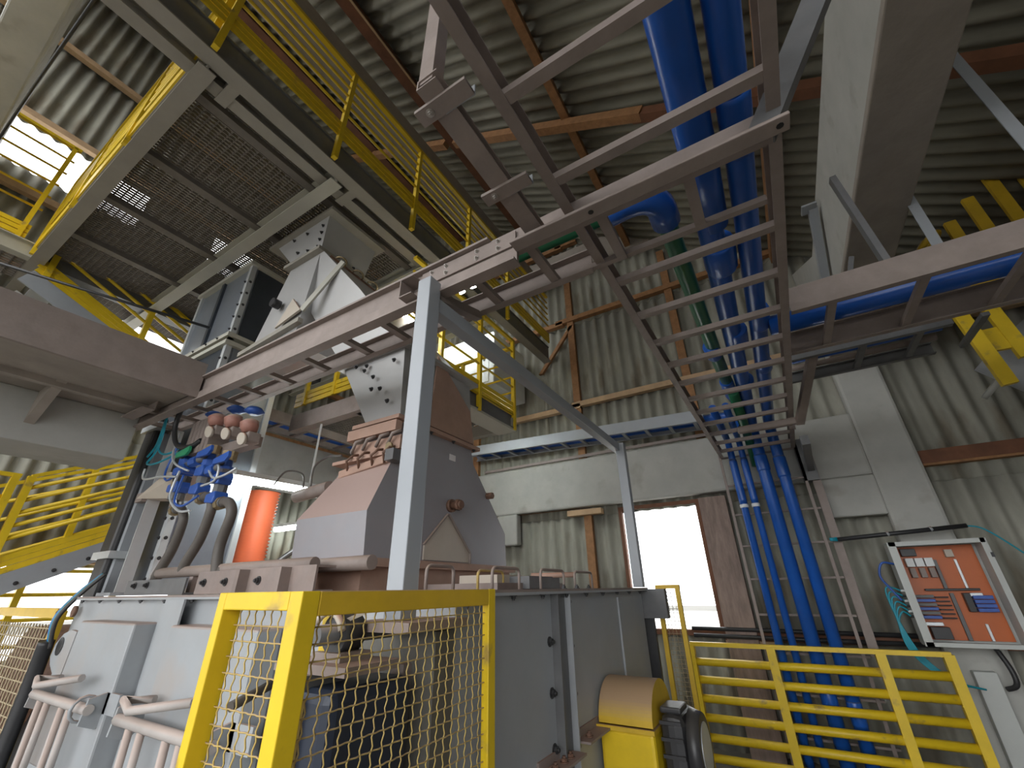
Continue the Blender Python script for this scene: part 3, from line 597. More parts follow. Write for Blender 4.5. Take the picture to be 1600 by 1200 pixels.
# ducts at left
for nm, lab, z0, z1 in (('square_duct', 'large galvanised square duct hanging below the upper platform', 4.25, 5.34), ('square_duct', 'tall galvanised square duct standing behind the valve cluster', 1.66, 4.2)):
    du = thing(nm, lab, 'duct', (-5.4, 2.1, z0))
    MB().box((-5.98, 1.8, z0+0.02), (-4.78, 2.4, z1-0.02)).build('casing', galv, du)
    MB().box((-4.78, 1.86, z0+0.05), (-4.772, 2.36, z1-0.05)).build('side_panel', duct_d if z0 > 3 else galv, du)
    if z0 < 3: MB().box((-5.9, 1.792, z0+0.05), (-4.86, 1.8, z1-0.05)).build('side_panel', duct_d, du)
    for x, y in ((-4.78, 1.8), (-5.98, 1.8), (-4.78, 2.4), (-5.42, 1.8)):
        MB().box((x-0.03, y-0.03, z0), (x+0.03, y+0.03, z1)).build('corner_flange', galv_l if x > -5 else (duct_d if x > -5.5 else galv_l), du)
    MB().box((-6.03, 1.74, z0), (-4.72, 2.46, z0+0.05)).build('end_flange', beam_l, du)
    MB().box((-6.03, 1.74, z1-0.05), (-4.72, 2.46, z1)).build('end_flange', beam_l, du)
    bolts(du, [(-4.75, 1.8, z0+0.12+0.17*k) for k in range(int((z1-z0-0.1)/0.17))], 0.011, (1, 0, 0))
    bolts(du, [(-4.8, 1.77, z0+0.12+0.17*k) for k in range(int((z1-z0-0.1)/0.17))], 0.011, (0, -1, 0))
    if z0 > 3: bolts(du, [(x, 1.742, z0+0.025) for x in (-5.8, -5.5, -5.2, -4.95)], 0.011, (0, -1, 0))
oh = thing('orange_hose', 'wide ribbed orange hose under the lit tube', 'hose', (-5.62, 3.05, 0))
pts, rr = [], []
for k in range(140):
    pts.append((-5.62, 3.05, 0.01+0.0203*k)); rr.append(0.195 if k % 2 else 0.166)
MB().tube(pts, rr, 24).build('ribbed_tube', hose_o, oh)
cb = thing('cable_bundle', 'grey cables curving down beside the orange hose', 'cable', (-3.6, 2.2, 1.7))
for i in range(3): MB().tube(bez([(-3.75+0.03*i, 2.2, 1.66), (-3.68+0.03*i, 2.2, 1.85), (-3.5+0.03*i, 2.3, 2.0), (-3.25, 2.5, 2.1)]), 0.014, 6).build('cable', [hose_g, galv_l, hose_g][i], cb)

# ------------------------------------------------------------------ left steel column with black tube
sc_ = thing('steel_column', 'galvanised channel column standing at the machine left corner', 'column', (-4.95, 1.6, 1.66))
MB().chan((-5.06, 1.6, 1.66), (-5.06, 1.6, 3.12), 0.2, 0.1, 0.01, side=1, upv=(0, 1, 0)).build('channel', steel_p, sc_)
MB().box((-4.86, 1.6, 1.66), (-4.85, 1.7, 3.12)).build('flange', galv_l, sc_)
MB().box((-5.08, 1.56, 1.655), (-4.8, 1.72, 1.68)).build('foot', steel_p, sc_)
bk = thing('black_cable_guard', 'black upright cable tube strapped beside the steel column', 'conduit', (-5.25, 1.6, 0.3))
MB().box((-5.36, 1.55, 0.3), (-5.12, 1.64, 3.3)).build('tube', rubber, bk, bevel=0.03)
for z in (1.95, 3.15): MB().box((-5.38, 1.52, z), (-5.0, 1.66, z+0.06)).build('strap', galv_l, bk)
# ------------------------------------------------------------------ mesh guards
def crimp(p0, p1, off, step, r, amp, n=4, ph=0):
    p0, p1, off = V(p0), V(p1), V(off); L = (p1-p0).length; k = max(4, int(L/step*4)); b = MB()
    return [p0.lerp(p1, i/k)+off*(amp*math.sin(PI*i/2+ph)) for i in range(k+1)]
def mesh_panel(name, parent, o, du, dv_, nrm, lu, lv, step, r=0.0021, amp=0.0024, m_=wire_m):
    o, du, dv_, nrm = V(o), V(du), V(dv_), V(nrm); b = MB()
    nu, nv = int(lu/step), int(lv/step)
    for i in range(1, nu+1):
        p = o+du*(step*i-step*0.4); b.tube(crimp(p, p+dv_*lv, nrm*0.6+du*0.8, step, r, amp, ph=PI*(i % 2)), r, 5, caps=False)
    for j in range(1, nv+1):
        p = o+dv_*(step*j-step*0.4); b.tube(crimp(p, p+du*lu, nrm, step, r, amp, ph=PI*(j % 2)), r, 5, caps=False)
    w_ = b.build(name, m_, parent); w_['kind'] = 'stuff'; return w_
gd = thing('mesh_guard', 'yellow framed wire mesh guard in front of the machine drive', 'machine guard', (-1.17, 1.1, 0.1))
GX, GY, GT = -1.0, 0.69, 1.655
t_ = 0.05
MB().box((GX-t_, GY, 0.1), (GX, GY+t_, GT)).build('corner_post', yellow, gd, bevel=0.003)
MB().box((-1.37, GY, 0.1), (-1.335, GY+t_, GT)).build('side_post', yellow, gd, bevel=0.003)
MB().box((GX-0.03, 1.475, 0.1), (GX, 1.52, GT)).build('side_post', yellow, gd, bevel=0.003)
MB().box((-1.335, GY, GT-0.042), (GX-t_, GY+t_, GT)).build('top_rail', yellow, gd, bevel=0.003)
MB().box((GX-0.03, GY+t_, GT-0.055), (GX, 1.475, GT)).build('top_rail', yellow_d, gd, bevel=0.003)
MB().box((-1.335, GY, 0.1), (GX-t_, GY+t_, 0.15)).build('bottom_rail', yellow, gd)
MB().box((GX-0.03, GY+t_, 0.1), (GX, 1.475, 0.15)).build('bottom_rail', yellow, gd)
MB().box((-1.40, 1.06, 0.1), (-1.365, 1.1, GT-0.02)).build('rear_post', yellow, gd)
mesh_panel('wire_mesh', gd, (-1.335, GY+0.04, 0.15), (1, 0, 0), (0, 0, 1), (0, 1, 0), 0.287, 1.47, 0.036)
mesh_panel('wire_mesh', gd, (GX-0.02, GY+t_, 0.15), (0, 1, 0), (0, 0, 1), (1, 0, 0), 0.74, 1.455, 0.036)
bolts(gd, [(GX-0.001, 1.34, GT-0.055)], 0.006, (0, 0, -1))
lump = MB().tube([(-1.36, 0.68, 1.20), (-1.345, 0.675, 1.24), (-1.35, 0.675, 1.28)], [0.012, 0.024, 0.01], 8).build('dirt_clod', rust, gd)
# the drive inside the guard
dr = thing('drive_unit', 'dusty shaft bearing and blue motor behind the wire mesh', 'motor', (-1.3, 1.1, 0.1))
MB().tube([(-1.32, 0.98, 1.53), (-1.32, 1.3, 1.53)], 0.03, 14).build('shaft', steel_d, dr)
MB().tube([(-1.32, 1.05, 1.53), (-1.32, 1.13, 1.53)], 0.06, 18).build('bearing_housing', motor_m, dr)
MB().box((-1.5, 0.98, 1.43), (-1.16, 1.2, 1.455)).build('bearing_shelf', lid_m, dr)
MB().box((-1.39, 1.03, 1.455), (-1.25, 1.15, 1.48)).build('bearing_foot', tray, dr)
MB().tube(arc((-1.33, 1.03, 1.52), 0.075, 0.3, PI, (1, 0, 0), (0, 0, 1), 8), 0.012, 8).build('guard_hoop', hopper_w, dr)
MB().bar((-1.3, 1.05, 1.56), (-1.17, 1.2, 1.64), 0.016, 0.012).build('stay_bar', hopper_w, dr)
MB().box((-1.42, 0.95, 0.5), (-1.17, 1.28, 1.4)).build('motor_body', mat('blue grey motor', (0.025, 0.035, 0.06), 0.4), dr, bevel=0.03)
MB().box((-1.46, 0.96, 1.38), (-1.3, 1.1, 1.43)).build('motor_cap', steel_d, dr)
MB().bar((-1.28, 0.94, 0.4), (-1.28, 0.94, 1.38), 0.014, 0.014).build('belt_edge', wire_m, dr)
MB().box((-1.75, 1.34, 0.1), (-1.135, 1.445, 1.52)).build('inner_plate', mat('guard shade colour', (0.13, 0.125, 0.11), 0.6), dr)  # dark panel added; its colour stands in for shade behind the guard
MB().box((-1.3, 1.3, 1.2), (-1.24, 1.34, 1.42)).build('bracket_rib', lid_m, dr)
MB().tube([(-1.45, 0.95, 1.4), (-1.42, 0.82, 1.37)], 0.014, 8).build('cable_gland', hose_g, dr)
# yellow belt cover and black motor at the far end
bc = thing('belt_cover', 'yellow rounded belt cover with dusty top at machine end', 'machine guard', (-0.98, 2.95, 0.5))
prof = [(2.98+0.22*math.cos(a), 0.98+0.19*math.sin(a)) for a in [PI*i/40 for i in range(41)]]
MB().prism([(-1.12, y, z) for y, z in prof]+[(-1.12, 2.76, 0.97), (-1.12, 2.76, 0.98)], (0.3, 0, 0)).build('upper_shell', yellow_d, bc)
MB().box((-1.12, 2.76, 0.60), (-0.82, 3.2, 0.96)).build('lower_shell', yellow, bc, bevel=0.02)
MB().box((-1.14, 2.74, 0.955), (-0.81, 3.21, 0.975)).build('joint_strip', yellow_d, bc)
mo = thing('electric_motor', 'black electric motor beside the yellow belt cover', 'motor', (-0.66, 3.0, 0.4))
MB().box((-0.8, 2.8, 0.66), (-0.67, 3.16, 1.04)).build('body', motor_m, mo, bevel=0.05)
MB().box((-0.79, 2.82, 1.04), (-0.68, 3.0, 1.07)).build('terminal_box', motor_m, mo, bevel=0.01)
MB().tube([(-0.67, 2.98, 0.87), (-0.61, 2.98, 0.87)], [0.18, 0.16], 24).build('fan_cowl', motor_m, mo)
MB().tube([(-0.61, 2.98, 0.87), (-0.606, 2.98, 0.87)], 0.12, 24).build('fan_grille', galv_l, mo)
for i in range(5): MB().box((-0.79, 2.785, 0.72+0.07*i), (-0.68, 2.8, 0.735+0.07*i)).build('cooling_fin', motor_m, mo)
MB().box((-0.78, 2.78, 0.6), (-0.66, 3.2, 0.66)).build('foot', steel_d, mo)
MB().bar((-0.72, 2.74, 0.5), (-0.72, 2.74, 0.72), 0.06, 0.05, (0, 1, 0)).build('tension_bolt', bolt_l, mo)
MB().box((-1.12, 2.7, 0.55), (-0.58, 3.3, 0.6)).build('base_plate', steel_d, mo)
MB().prism([(-0.62, 2.7, 0.55), (-0.62, 3.3, 0.55), (-0.62, 3.3, 0.1)], (0.02, 0, 0)).build('base_gusset', steel_d, mo)
rg = thing('mesh_guard', 'narrow yellow mesh guard at the far end of the machine', 'machine guard', (-0.95, 4.15, 0.7))
for x in (-1.02, -0.86): MB().bar((x, 4.12, 0.6), (x, 4.12, 1.66), 0.035, 0.035).build('post', yellow_d, rg)
MB().box((-1.04, 4.1, 1.64), (-0.84, 4.14, 1.67)).build('top_rail', yellow_d, rg)
mesh_panel('wire_mesh', rg, (-1.0, 4.12, 0.6), (1, 0, 0), (0, 0, 1), (0, 1, 0), 0.13, 1.03, 0.03, m_=wire_g)
MB().bar((-1.22, 4.3, 0.6), (-1.22, 4.3, 1.42), 0.03, 0.03).build('post', yellow_d, rg)
MB().box((-1.18, 4.06, 0.6), (-1.08, 4.1, 1.42)).build('belt', rubber, rg)
lg = thing('mesh_guard', 'dull wire mesh guard at the far left of the machine', 'machine guard', (-5.6, 1.2, 0.1))
mesh_panel('wire_mesh', lg, (-7.0, 1.42, 0.1), (1, 0, 0), (0, 0, 1), (0, 1, 0), 1.75, 1.35, 0.075, r=0.006, amp=0.002, m_=wire_g)
MB().box((-7.0, 1.39, 1.5), (-5.2, 1.45, 1.57)).build('top_rail', yellow_d, lg)
MB().box((-5.22, 1.39, 0.1), (-5.17, 1.45, 1.55)).build('side_post', yellow_d, lg)
dk = thing('pulley_housing', 'dark rusty pulley housing behind the left mesh guard', 'machine', (-6, 2.0, 0))
MB().box((-6.6, 1.6, 0), (-5.4, 2.4, 1.1)).build('housing', rubber, dk, bevel=0.1)
MB().tube([(-6.0, 1.5, 1.0), (-6.0, 2.2, 1.0)], 0.42, 20).build('pulley', rust, dk)

# ------------------------------------------------------------------ railings
def railing(name, label, a, b, h, nr, posts, post_w=0.05, toe=True, m_=yellow, rail=0.03, group=None, drop=0.0, topw=0.05):
    a, b = V(a), V(b); t = thing(name, label, 'railing', a, group); Z = V((0, 0, 1))
    for s in posts:
        p = a.lerp(b, s); MB().bar(p-Z*drop, p+Z*h, post_w, post_w*0.9, (b-a).normalized()).build('post', m_, t)
    MB().bar(a+Z*h, b+Z*h, topw, 0.04).build('handrail', m_, t)
    z0 = 0.24 if toe else 0.0
    for k in range(nr):
        z = z0+(h-z0)*(k+ (1 if toe else 0.55))/(nr+ (1 if toe else 0.55))
        MB().tube([a+Z*z, b+Z*z], rail*0.5, 8).build('rail', m_, t)
    if toe:
        for z, hh in ((0.03, 0.06), (0.1, 0.055), (0.165, 0.055)): MB().bar(a+Z*z, b+Z*z, 0.02, hh).build('toe_board', m_, t)
    return t
railing('railing', 'yellow railing in front of the blue pipes and back wall', (-1.16, 5.74, 0), (1.03, 5.74, 0), 1.08, 6, (0.0, 0.36, 0.77, 0.99), toe=False, rail=0.075, post_w=0.085, topw=0.06)
# upper platform
PZ = 5.4
up_ = thing('upper_platform', 'overhead grating platform on grey steel beams seen from below', 'platform', (-5, 2, PZ))
MB().ibeam((-2.86, -3, PZ+0.14), (-2.86, 6.1, PZ+0.14), 0.05, 0.3).build('edge_beam', steel_d, up_)
MB().box((-2.95, -3, PZ-0.025), (-2.81, 6.1, PZ-0.012)).build('beam_flange', beam_g, up_)
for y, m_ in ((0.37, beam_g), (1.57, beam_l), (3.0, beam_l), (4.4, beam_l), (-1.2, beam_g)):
    MB().ibeam((-8.0, y, PZ+0.02), (-2.95, y, PZ+0.02), 0.13, 0.16).build('cross_beam', m_, up_)
MB().ibeam((-3.1, -3, PZ+0.06), (-3.1, 4.6, PZ+0.06), 0.12, 0.14).build('inner_beam', beam_g, up_)
for x in (-3.35, -4.35, -5.3, -6.25): MB().bar((x, 0.4, PZ+0.1), (x, 4.5, PZ+0.1), 0.09, 0.06).build('joist', grate_m, up_)
for x, w_ in ((-7.15, 0.2),): MB().bar((x, 0.4, PZ+0.06), (x, 4.6, PZ+0.06), w_, 0.16).build('joist', steel_d, up_)
def grating(parent, x0, x1, y0, y1, z, sx=0.042, sy=0.06):
    b = MB(); n = int((x1-x0)/sx)
    for i in range(n+1): b.box((x0+i*sx, y0, z), (x0+i*sx+0.009, y1, z+0.022))
    n = int((y1-y0)/sy)
    for i in range(n+1): b.box((x0, y0+i*sy, z+0.008), (x1, y0+i*sy+0.012, z+0.022))
    g_ = b.build('grating', grate_m, parent); g_['kind'] = 'stuff'; return g_
for y0, y1 in ((0.42, 1.52), (1.62, 2.95), (3.05, 4.35)):
    grating(up_, -8.0, -2.92, y0, y1, PZ+0.13)
grating(up_, -8.0, -7.0, -3, 0.32, PZ+0.13, sx=0.06, sy=0.1)
MB().ibeam((-7.0, -3, PZ+0.05), (-7.0, 0.4, PZ+0.05), 0.12, 0.2).build('edge_beam', beam_l, up_)
for y in (0.55, 1.75): 
    MB().box((-3.18, y-0.03, PZ-0.02), (-2.9, y+0.06, PZ+0.1)).build('splice_cleat', beam_g, up_)
railing('railing', 'upper yellow handrail along the platform edge under the roof', (-2.78, -2.6, PZ+0.31), (-2.78, 6.0, PZ+0.31), 1.04, 5, [(y+2.6)/8.6 for y in (-0.65, 0.33, 1.40, 2.45, 3.5, 4.55)], drop=0.32)
railing('railing', 'yellow railing over the near platform crossbeam at upper left', (-6.95, 0.3, PZ+0.1), (-2.95, 0.3, PZ+0.1), 1.15, 5, (0.0, 0.33, 0.66, 1.0), drop=0.1)
railing('railing', 'yellow railing of the walkway along the upper left wall', (-7.02, -2.8, PZ+0.2), (-7.02, 0.18, PZ+0.2), 1.6, 5, (0.1, 0.55, 0.98), drop=0.1)
# middle platform
M2 = 3.62
mp_ = thing('middle_platform', 'lower grating landing ending at the hopper and back beam', 'platform', (-4, 3.8, M2))
MB().ibeam((-2.76, 2.95, M2+0.08), (-2.76, 4.62, M2+0.08), 0.1, 0.2).build('edge_beam', steel_d, mp_)
MB().box((-3.0, 2.95, M2-0.05), (-2.72, 4.62, M2-0.02)).build('beam_flange', beam_l, mp_)
MB().bar((-5.2, 4.6, M2+0.05), (-2.72, 4.6, M2+0.05), 0.1, 0.16).build('end_beam', beam_g, mp_)
MB().bar((-5.2, 3.0, M2+0.05), (-2.95, 3.0, M2+0.05), 0.12, 0.22).build('front_beam', tray, mp_)
MB().ibeam((-3.9, 3.0, M2+0.02), (-3.9, 4.6, M2+0.02), 0.14, 0.16).build('joist', steel_d, mp_)
grating(mp_, -5.2, -2.8, 3.05, 4.55, M2+0.14, sx=0.045, sy=0.06)
railing('railing', 'yellow railing of the lower landing near the white cabinet', (-2.72, 2.5, M2+0.16), (-2.72, 4.6, M2+0.16), 1.2, 4, (0.25, 0.6, 0.99), drop=0.2)
railing('railing', 'short yellow railing across the front of the lower landing', (-5.2, 2.95, M2+0.28), (-3.2, 2.95, M2+0.28), 0.62, 2, (0.1, 0.4, 0.7), rail=0.04)
railing('railing', 'yellow railing along the far end of the lower landing', (-5.0, 4.6, M2+0.16), (-2.75, 4.6, M2+0.16), 1.1, 4, (0.1, 0.6), toe=False)
MB_ = MB().bar((-2.75, 4.6, M2+0.1), (-2.2, 6.1, M2+0.1), 0.05, 0.1)
wc = thing('white_cabinet', 'white cabinet on the back wall beyond the landing railing', 'cabinet', (-3.6, 5.7, 4.75))
MB().box((-5.3, 5.1, 4.7), (-3.4, 6.15, 5.7)).build('body', white_p, wc, bevel=0.02)
MB().box((-5.2, 5.09, 4.75), (-3.5, 5.1, 5.65)).build('door', white_p, wc)
MB().box((-3.6, 5.07, 5.15), (-3.57, 5.09, 5.3)).build('handle', black_p, wc)
# lower ledge below the upper platform end: lamp trays and fluorescent battens
def batten(label, a, b, arms, m_=white_p, r=0.02, w_=0.11):
    t = thing('tube_light', label, 'light', (V(a)+V(b))/2)
    a, b = V(a), V(b); MB().bar(a+V((0,0,0.05)), b+V((0,0,0.05)), w_, 0.05).build('housing', m_, t)
    for p, q in arms: MB().bar(p, q, 0.02, 0.02, (0.3, 0.9, 0.2)).build('bracket_arm', m_, t)
    MB().tube([a, b], r, 12).build('tube', tube_e, t); return t
batten('long lit fluorescent tube left of the hopper', (-4.55, 2.12, 2.70), (-4.55, 3.05, 2.72), [((-4.6, 2.2, 2.76), (-4.76, 2.2, 2.76)), ((-4.6, 3.0, 2.75), (-4.6, 3.0, 3.57))], r=0.035)
batten('second lit tube, seen between the orange hose and the hopper', (-7.8, 4.6, 2.7), (-6.6, 4.6, 2.7), [((-6.65, 4.6, 2.76), (-6.3, 4.6, 2.76)), ((-6.3, 4.6, 2.75), (-6.3, 4.6, 3.06))], r=0.045)
batten('lit tube under the lower landing edge', (-3.9, 4.9, M2+0.1), (-2.9, 4.9, M2+0.1), [((-3.5, 4.9, M2+0.15), (-3.5, 4.64, M2+0.1))])
batten('lit tube below the far end of the upper platform', (-4.9, 4.75, 5.62), (-3.3, 4.75, 5.62), [((-3.3, 4.75, 5.67), (-2.86, 4.75, 5.67))])
def bulk(label, p, s, ax=(1, 0, 0)):
    t = thing('bulkhead_lamp', label, 'light', p); p = V(p); ax = V(ax)
    MB().tube([p-ax*s*1.1, p-ax*s*0.8, p+ax*s*0.8, p+ax*s*1.1], [s*0.35, s*0.55, s*0.55, s*0.35], 14).build('lens', lamp_e, t)
    MB().box(p+V((-s, -s*0.5, s*0.35)), p+V((s, s*0.5, s*0.8))).build('housing', tray, t); return t
bulk('glowing oval lamp seen between the front ladder rungs', (-2.95, 2.66, 4.35), 0.1, (0.6, 0.7, 0))
bulk('small bright lamp just right of the post top', (-1.95, 2.4, 4.1), 0.026)
bulk('small bright lamp, second from the post top', (-2.05, 2.7, 4.42), 0.032)

# ------------------------------------------------------------------ stairs at left
def stair_rail(name, label, a, b, h, nr, posts, m_=yellow, toe=True):
    return railing(name, label, a, b, h, nr, posts, post_w=0.07, m_=m_, toe=toe, rail=0.045)
st = thing('staircase', 'grey stringer staircase with yellow rails at the left wall', 'stairs', (-7.4, 1.8, 1.5))
for x in (-7.0, -7.85): MB().bar((x, 1.05, 1.62), (x, 3.4, 2.85), 0.03, 0.2).build('stringer', steel_p, st)
for k in range(9): MB().box((-7.85, 1.15+0.25*k, 1.70+0.131*k), (-7.0, 1.4+0.25*k, 1.73+0.131*k)).build('tread', grate_m, st)
bolts(st, [(-6.985, 1.2+0.25*k, 1.66+0.131*k) for k in range(6)], 0.014, (1, 0, 0))
stair_rail('railing', 'yellow sloping stair railing nearest the machine at left', (-7.0, 1.2, 1.82), (-7.0, 3.4, 2.95), 1.05, 5, (0.0, 0.45, 0.9))
stair_rail('railing', 'level yellow railing at the far left edge before the stairs', (-7.0, -1.5, 1.8), (-7.0, 1.12, 1.8), 1.06, 4, (0.3, 0.985), toe=False)
stair_rail('railing', 'yellow stair railing on the wall side of the left stairs', (-7.85, 0.9, 1.75), (-7.85, 3.4, 2.95), 1.0, 4, (0.05, 0.4, 0.8), toe=False)
stair_rail('railing', 'low yellow railing crossing under the left stairs', (-7.9, 0.2, 1.0), (-7.9, 3.2, 1.0), 0.95, 3, (0.2, 0.5, 0.8), toe=False)
MB().box((-7.95, -1.5, 1.68), (-7.0, 1.1, 1.78)).build('landing', grate_m, st)
f2 = thing('staircase', 'upper flight with yellow rails seen below the platform', 'stairs', (-7.3, 1.4, 4.2))
MB().bar((-7.0, 0.35, 5.14), (-7.0, 2.3, 4.32), 0.03, 0.2).build('stringer', steel_p, f2)
MB().bar((-7.7, 0.35, 5.14), (-7.7, 2.3, 4.32), 0.03, 0.2).build('stringer', white_p, f2)
for k in range(8): MB().box((-7.7, 0.45+0.24*k, 5.05-0.1*k), (-7.0, 0.66+0.24*k, 5.08-0.1*k)).build('tread', galv_l, f2)
stair_rail('railing', 'yellow railing of the upper flight below the platform', (-7.0, 0.4, 5.24), (-7.0, 2.3, 4.42), 0.9, 3, (0.05, 0.62))
MB().tube([(-6.95, -0.9, 4.98), (-6.0, 0.6, 4.72), (-5.2, 1.72, 4.5)], 0.016, 6).build('cable', rubber, thing('catenary_cable', 'thin black cable slung across below the platform at left', 'cable', (-6, 0.6, 4.7)))
# ------------------------------------------------------------------ valve cluster at the left end of the front ladder
VX, VY = -4.4, 1.55
def elbow(parent, c, r, m_, a0=0.0, R=0.07, ax=(1, 0, 0), ay=(0, 0, 1), nm='elbow'):
    return MB().tube(arc(c, R, a0, a0+PI/2, ax, ay, 5), r, 10).build(nm, m_, parent)
def regulator(label, x, y, z):
    t = thing('pressure_regulator', label, 'valve', (x, y, z), 'dusty red capped regulators')
    MB().box((x-0.05, y-0.05, z-0.08), (x+0.05, y+0.05, z)).build('body', tray, t, bevel=0.012)
    MB().tube([(x, y-0.02, z), (x, y-0.03, z+0.04), (x, y-0.04, z+0.08), (x, y-0.045, z+0.1)], [0.05, 0.062, 0.062, 0.03], 16).build('red_cap', gaugem, t)
    MB().tube([(x+0.01, y-0.055, z-0.06), (x+0.012, y-0.075, z-0.065)], 0.045, 16).build('dial', hopper_w, t)
    return t
for i, (x, y, z) in enumerate(((-3.7, 1.52, 2.88), (-3.42, 1.52, 2.81), (-3.22, 1.55, 2.74))):
    regulator(['leftmost and highest of three dusty red capped regulators', 'middle of three dusty red capped regulators', 'rightmost and lowest of three dusty red capped regulators'][i], x, y, z)
FBX = 0.2
fb = thing('filter_bank', 'ribbed dusty solenoid bank beside the red capped regulators', 'valve', (-4.12, 1.58, 2.75))
for i in range(6): MB().box((-4.16+0.065*i, 1.5, 2.7), (-4.11+0.065*i, 1.66, 3.0)).build('coil_block', tray, fb, bevel=0.006)
MB().box((-4.2, 1.6, 2.68), (-3.3, 1.68, 2.76)).build('manifold', tray, fb)
for x, z in ((-4.05, 3.08), (-3.68, 3.05), (-3.38, 2.97)):
    MB().tube([(x, 1.6, z-0.03), (x, 1.6, z), (x, 1.6, z+0.03)], [0.03, 0.075, 0.05], 14).build('blue_handle', vblue, fb)
def valve_line(label, x, zt, col_, hz, hx, g_=None, k_=1.0):
    t = thing('valve_line', label, 'valve', (x, VY, zt), g_)
    MB().tube([(x, VY, zt), (x, VY, hz+0.12)], 0.035*k_, 12).build('riser', vblue, t)
    for k, (z, r, m_) in enumerate(((zt-0.02, 0.055, brass), (zt-0.14, 0.05, vblue), (zt-0.26, 0.05, steel_d), (hz+0.2, 0.05, brass), (hz+0.1, 0.045, steel_d))):
        MB().tube([(x, VY, z-0.035), (x, VY, z+0.035)], r*k_, 8, smooth=False).build('union', m_, t)
    for z in (zt-0.2, zt-0.34): MB().prism([(x-0.06*k_, VY-0.06, z-0.03), (x+0.06*k_, VY-0.06, z-0.045), (x+0.075*k_, VY-0.06, z), (x+0.06*k_, VY-0.06, z+0.045), (x-0.06*k_, VY-0.06, z+0.03)], (0, 0.1, 0)).build('valve_body', vblue, t, bevel=0.01)
    hd = MB().tube([(x, VY-0.03, zt-0.08), (x, VY-0.07, zt-0.08)], 0.02, 8).build('valve_stem', steel_d, t)
    MB().prism([(x-0.02, VY-0.075, zt-0.06), (x+0.18, VY-0.075, zt-0.03), (x+0.19, VY-0.075, zt-0.07), (x+0.15, VY-0.075, zt-0.1), (x-0.02, VY-0.075, zt-0.1)], (0, -0.02, 0)).build('lever_handle', col_, t)
    MB().tube([(x, VY, hz+0.08), (x, VY, hz+0.02)]+arc((x+0.04, VY, hz+0.02), 0.04, PI, 1.5*PI, (1, 0, 0), (0, 0, 1), 4)+[(x+0.14, VY-0.02, hz-0.02)], 0.032, 10).build('elbow', steel_d, t)
    MB().tube([(x+0.05, VY, hz-0.02), (x+0.11, VY-0.01, hz-0.02)], 0.046, 8, smooth=False).build('coupling', brass, t)
    pts = [(x+0.1, VY-0.01, hz-0.02), (x+0.22, VY-0.02, hz-0.03), (x+0.3, VY-0.02, hz-0.12), (x+0.22, VY, hz-0.32), (x+hx, VY, hz-0.5 if hz < 2.35 else hz-0.45), (x+hx+0.02, VY+0.02, 1.8)]
    MB().tube(bez(pts, 6), 0.033, 12).build('flexible_hose', hose_g, t)
    return t
valve_line('left valve line with green lever and bent grey hose', -4.14, 2.78, vgreen, 2.28, 0.1, k_=1.35)
valve_line('middle valve line with blue lever and bent grey hose', -3.76, 2.72, vblue, 2.33, 0.1)
valve_line('right valve line with small blue lever and hanging hose', -3.46, 2.62, vblue, 2.26, 0.28)
for a, b_, nm, z in ((-4.14, -3.76, 'cross pipe from left to middle valve line', 2.62), (-3.76, -3.46, 'cross pipe from middle to right valve line', 2.50)):
    t = thing('cross_pipe', nm, 'pipe', (a, VY, z)); MB().tube([(a, VY-0.02, z), (b_, VY-0.02, z+0.03)], 0.026, 10).build('tube', steel_d, t)
    MB().tube([((a+b_)/2-0.05, VY-0.02, z+0.012), ((a+b_)/2+0.05, VY-0.02, z+0.018)], 0.042, 8, smooth=False).build('union', vblue, t)
bks = thing('valve_shelf', 'dusty tan bracket shelf under the left valve line', 'bracket', (-4.6, 1.62, 2.5))
MB().prism([(-4.95, 1.55, 2.45), (-4.35, 1.5, 2.6), (-4.05, 1.5, 2.55), (-4.4, 1.6, 2.4)], (0, 0.16, 0.0)).build('shelf', hopper_w, bks)
MB().box((-5.0, 1.56, 2.42), (-4.86, 1.62, 2.5)).build('arm', tray, bks)
tube_sets = [('bundle of teal air hoses hanging from the slab edge', teal, [[(-4.55, 1.42, 3.14), (-4.6, 1.45, 3.0), (-4.75, 1.5, 2.85), (-4.85, 1.5, 2.75), (-4.6, 1.5, 2.72), (-4.3, 1.55, 2.8)],
             [(-4.53, 1.42, 3.12), (-4.57, 1.45, 2.95), (-4.7, 1.5, 2.86), (-4.5, 1.5, 2.78), (-4.3, 1.55, 2.84)], [(-4.54, 1.42, 3.13), (-4.62, 1.45, 2.98), (-4.8, 1.5, 2.9), (-4.9, 1.5, 2.82)]]),
     ('black cable looping from slab corner to the regulators', rubber, [[(-4.2, 1.4, 3.16), (-4.28, 1.42, 2.98), (-4.2, 1.45, 2.8), (-4.0, 1.48, 2.76), (-3.9, 1.5, 2.8)]]),
     ('thin white hoses looping below the valves', galv_l, [[(-4.35, 1.5, 2.95), (-4.3, 1.48, 2.75), (-4.1, 1.45, 2.62), (-3.95, 1.5, 2.55)], [(-4.85, 1.5, 2.7), (-4.8, 1.5, 2.6), (-4.4, 1.48, 2.56), (-4.0, 1.45, 2.5)],
             [(-3.6, 1.5, 2.5), (-3.45, 1.48, 2.42), (-3.3, 1.48, 2.42), (-3.2, 1.5, 2.46)], [(-3.55, 1.5, 2.55), (-3.42, 1.48, 2.5), (-3.42, 1.48, 2.4), (-3.6, 1.48, 2.38)], [(-4.0, 1.46, 2.55), (-4.02, 1.46, 2.35), (-3.8, 1.46, 2.22), (-3.6, 1.46, 2.2)]])]
for lab, m_, sets in tube_sets:
    t = thing('air_hose', lab, 'hose', sets[0][0])
    for s in sets: MB().tube(bez(s, 6), 0.02 if m_ is rubber else 0.009, 6).build('hose', m_, t)

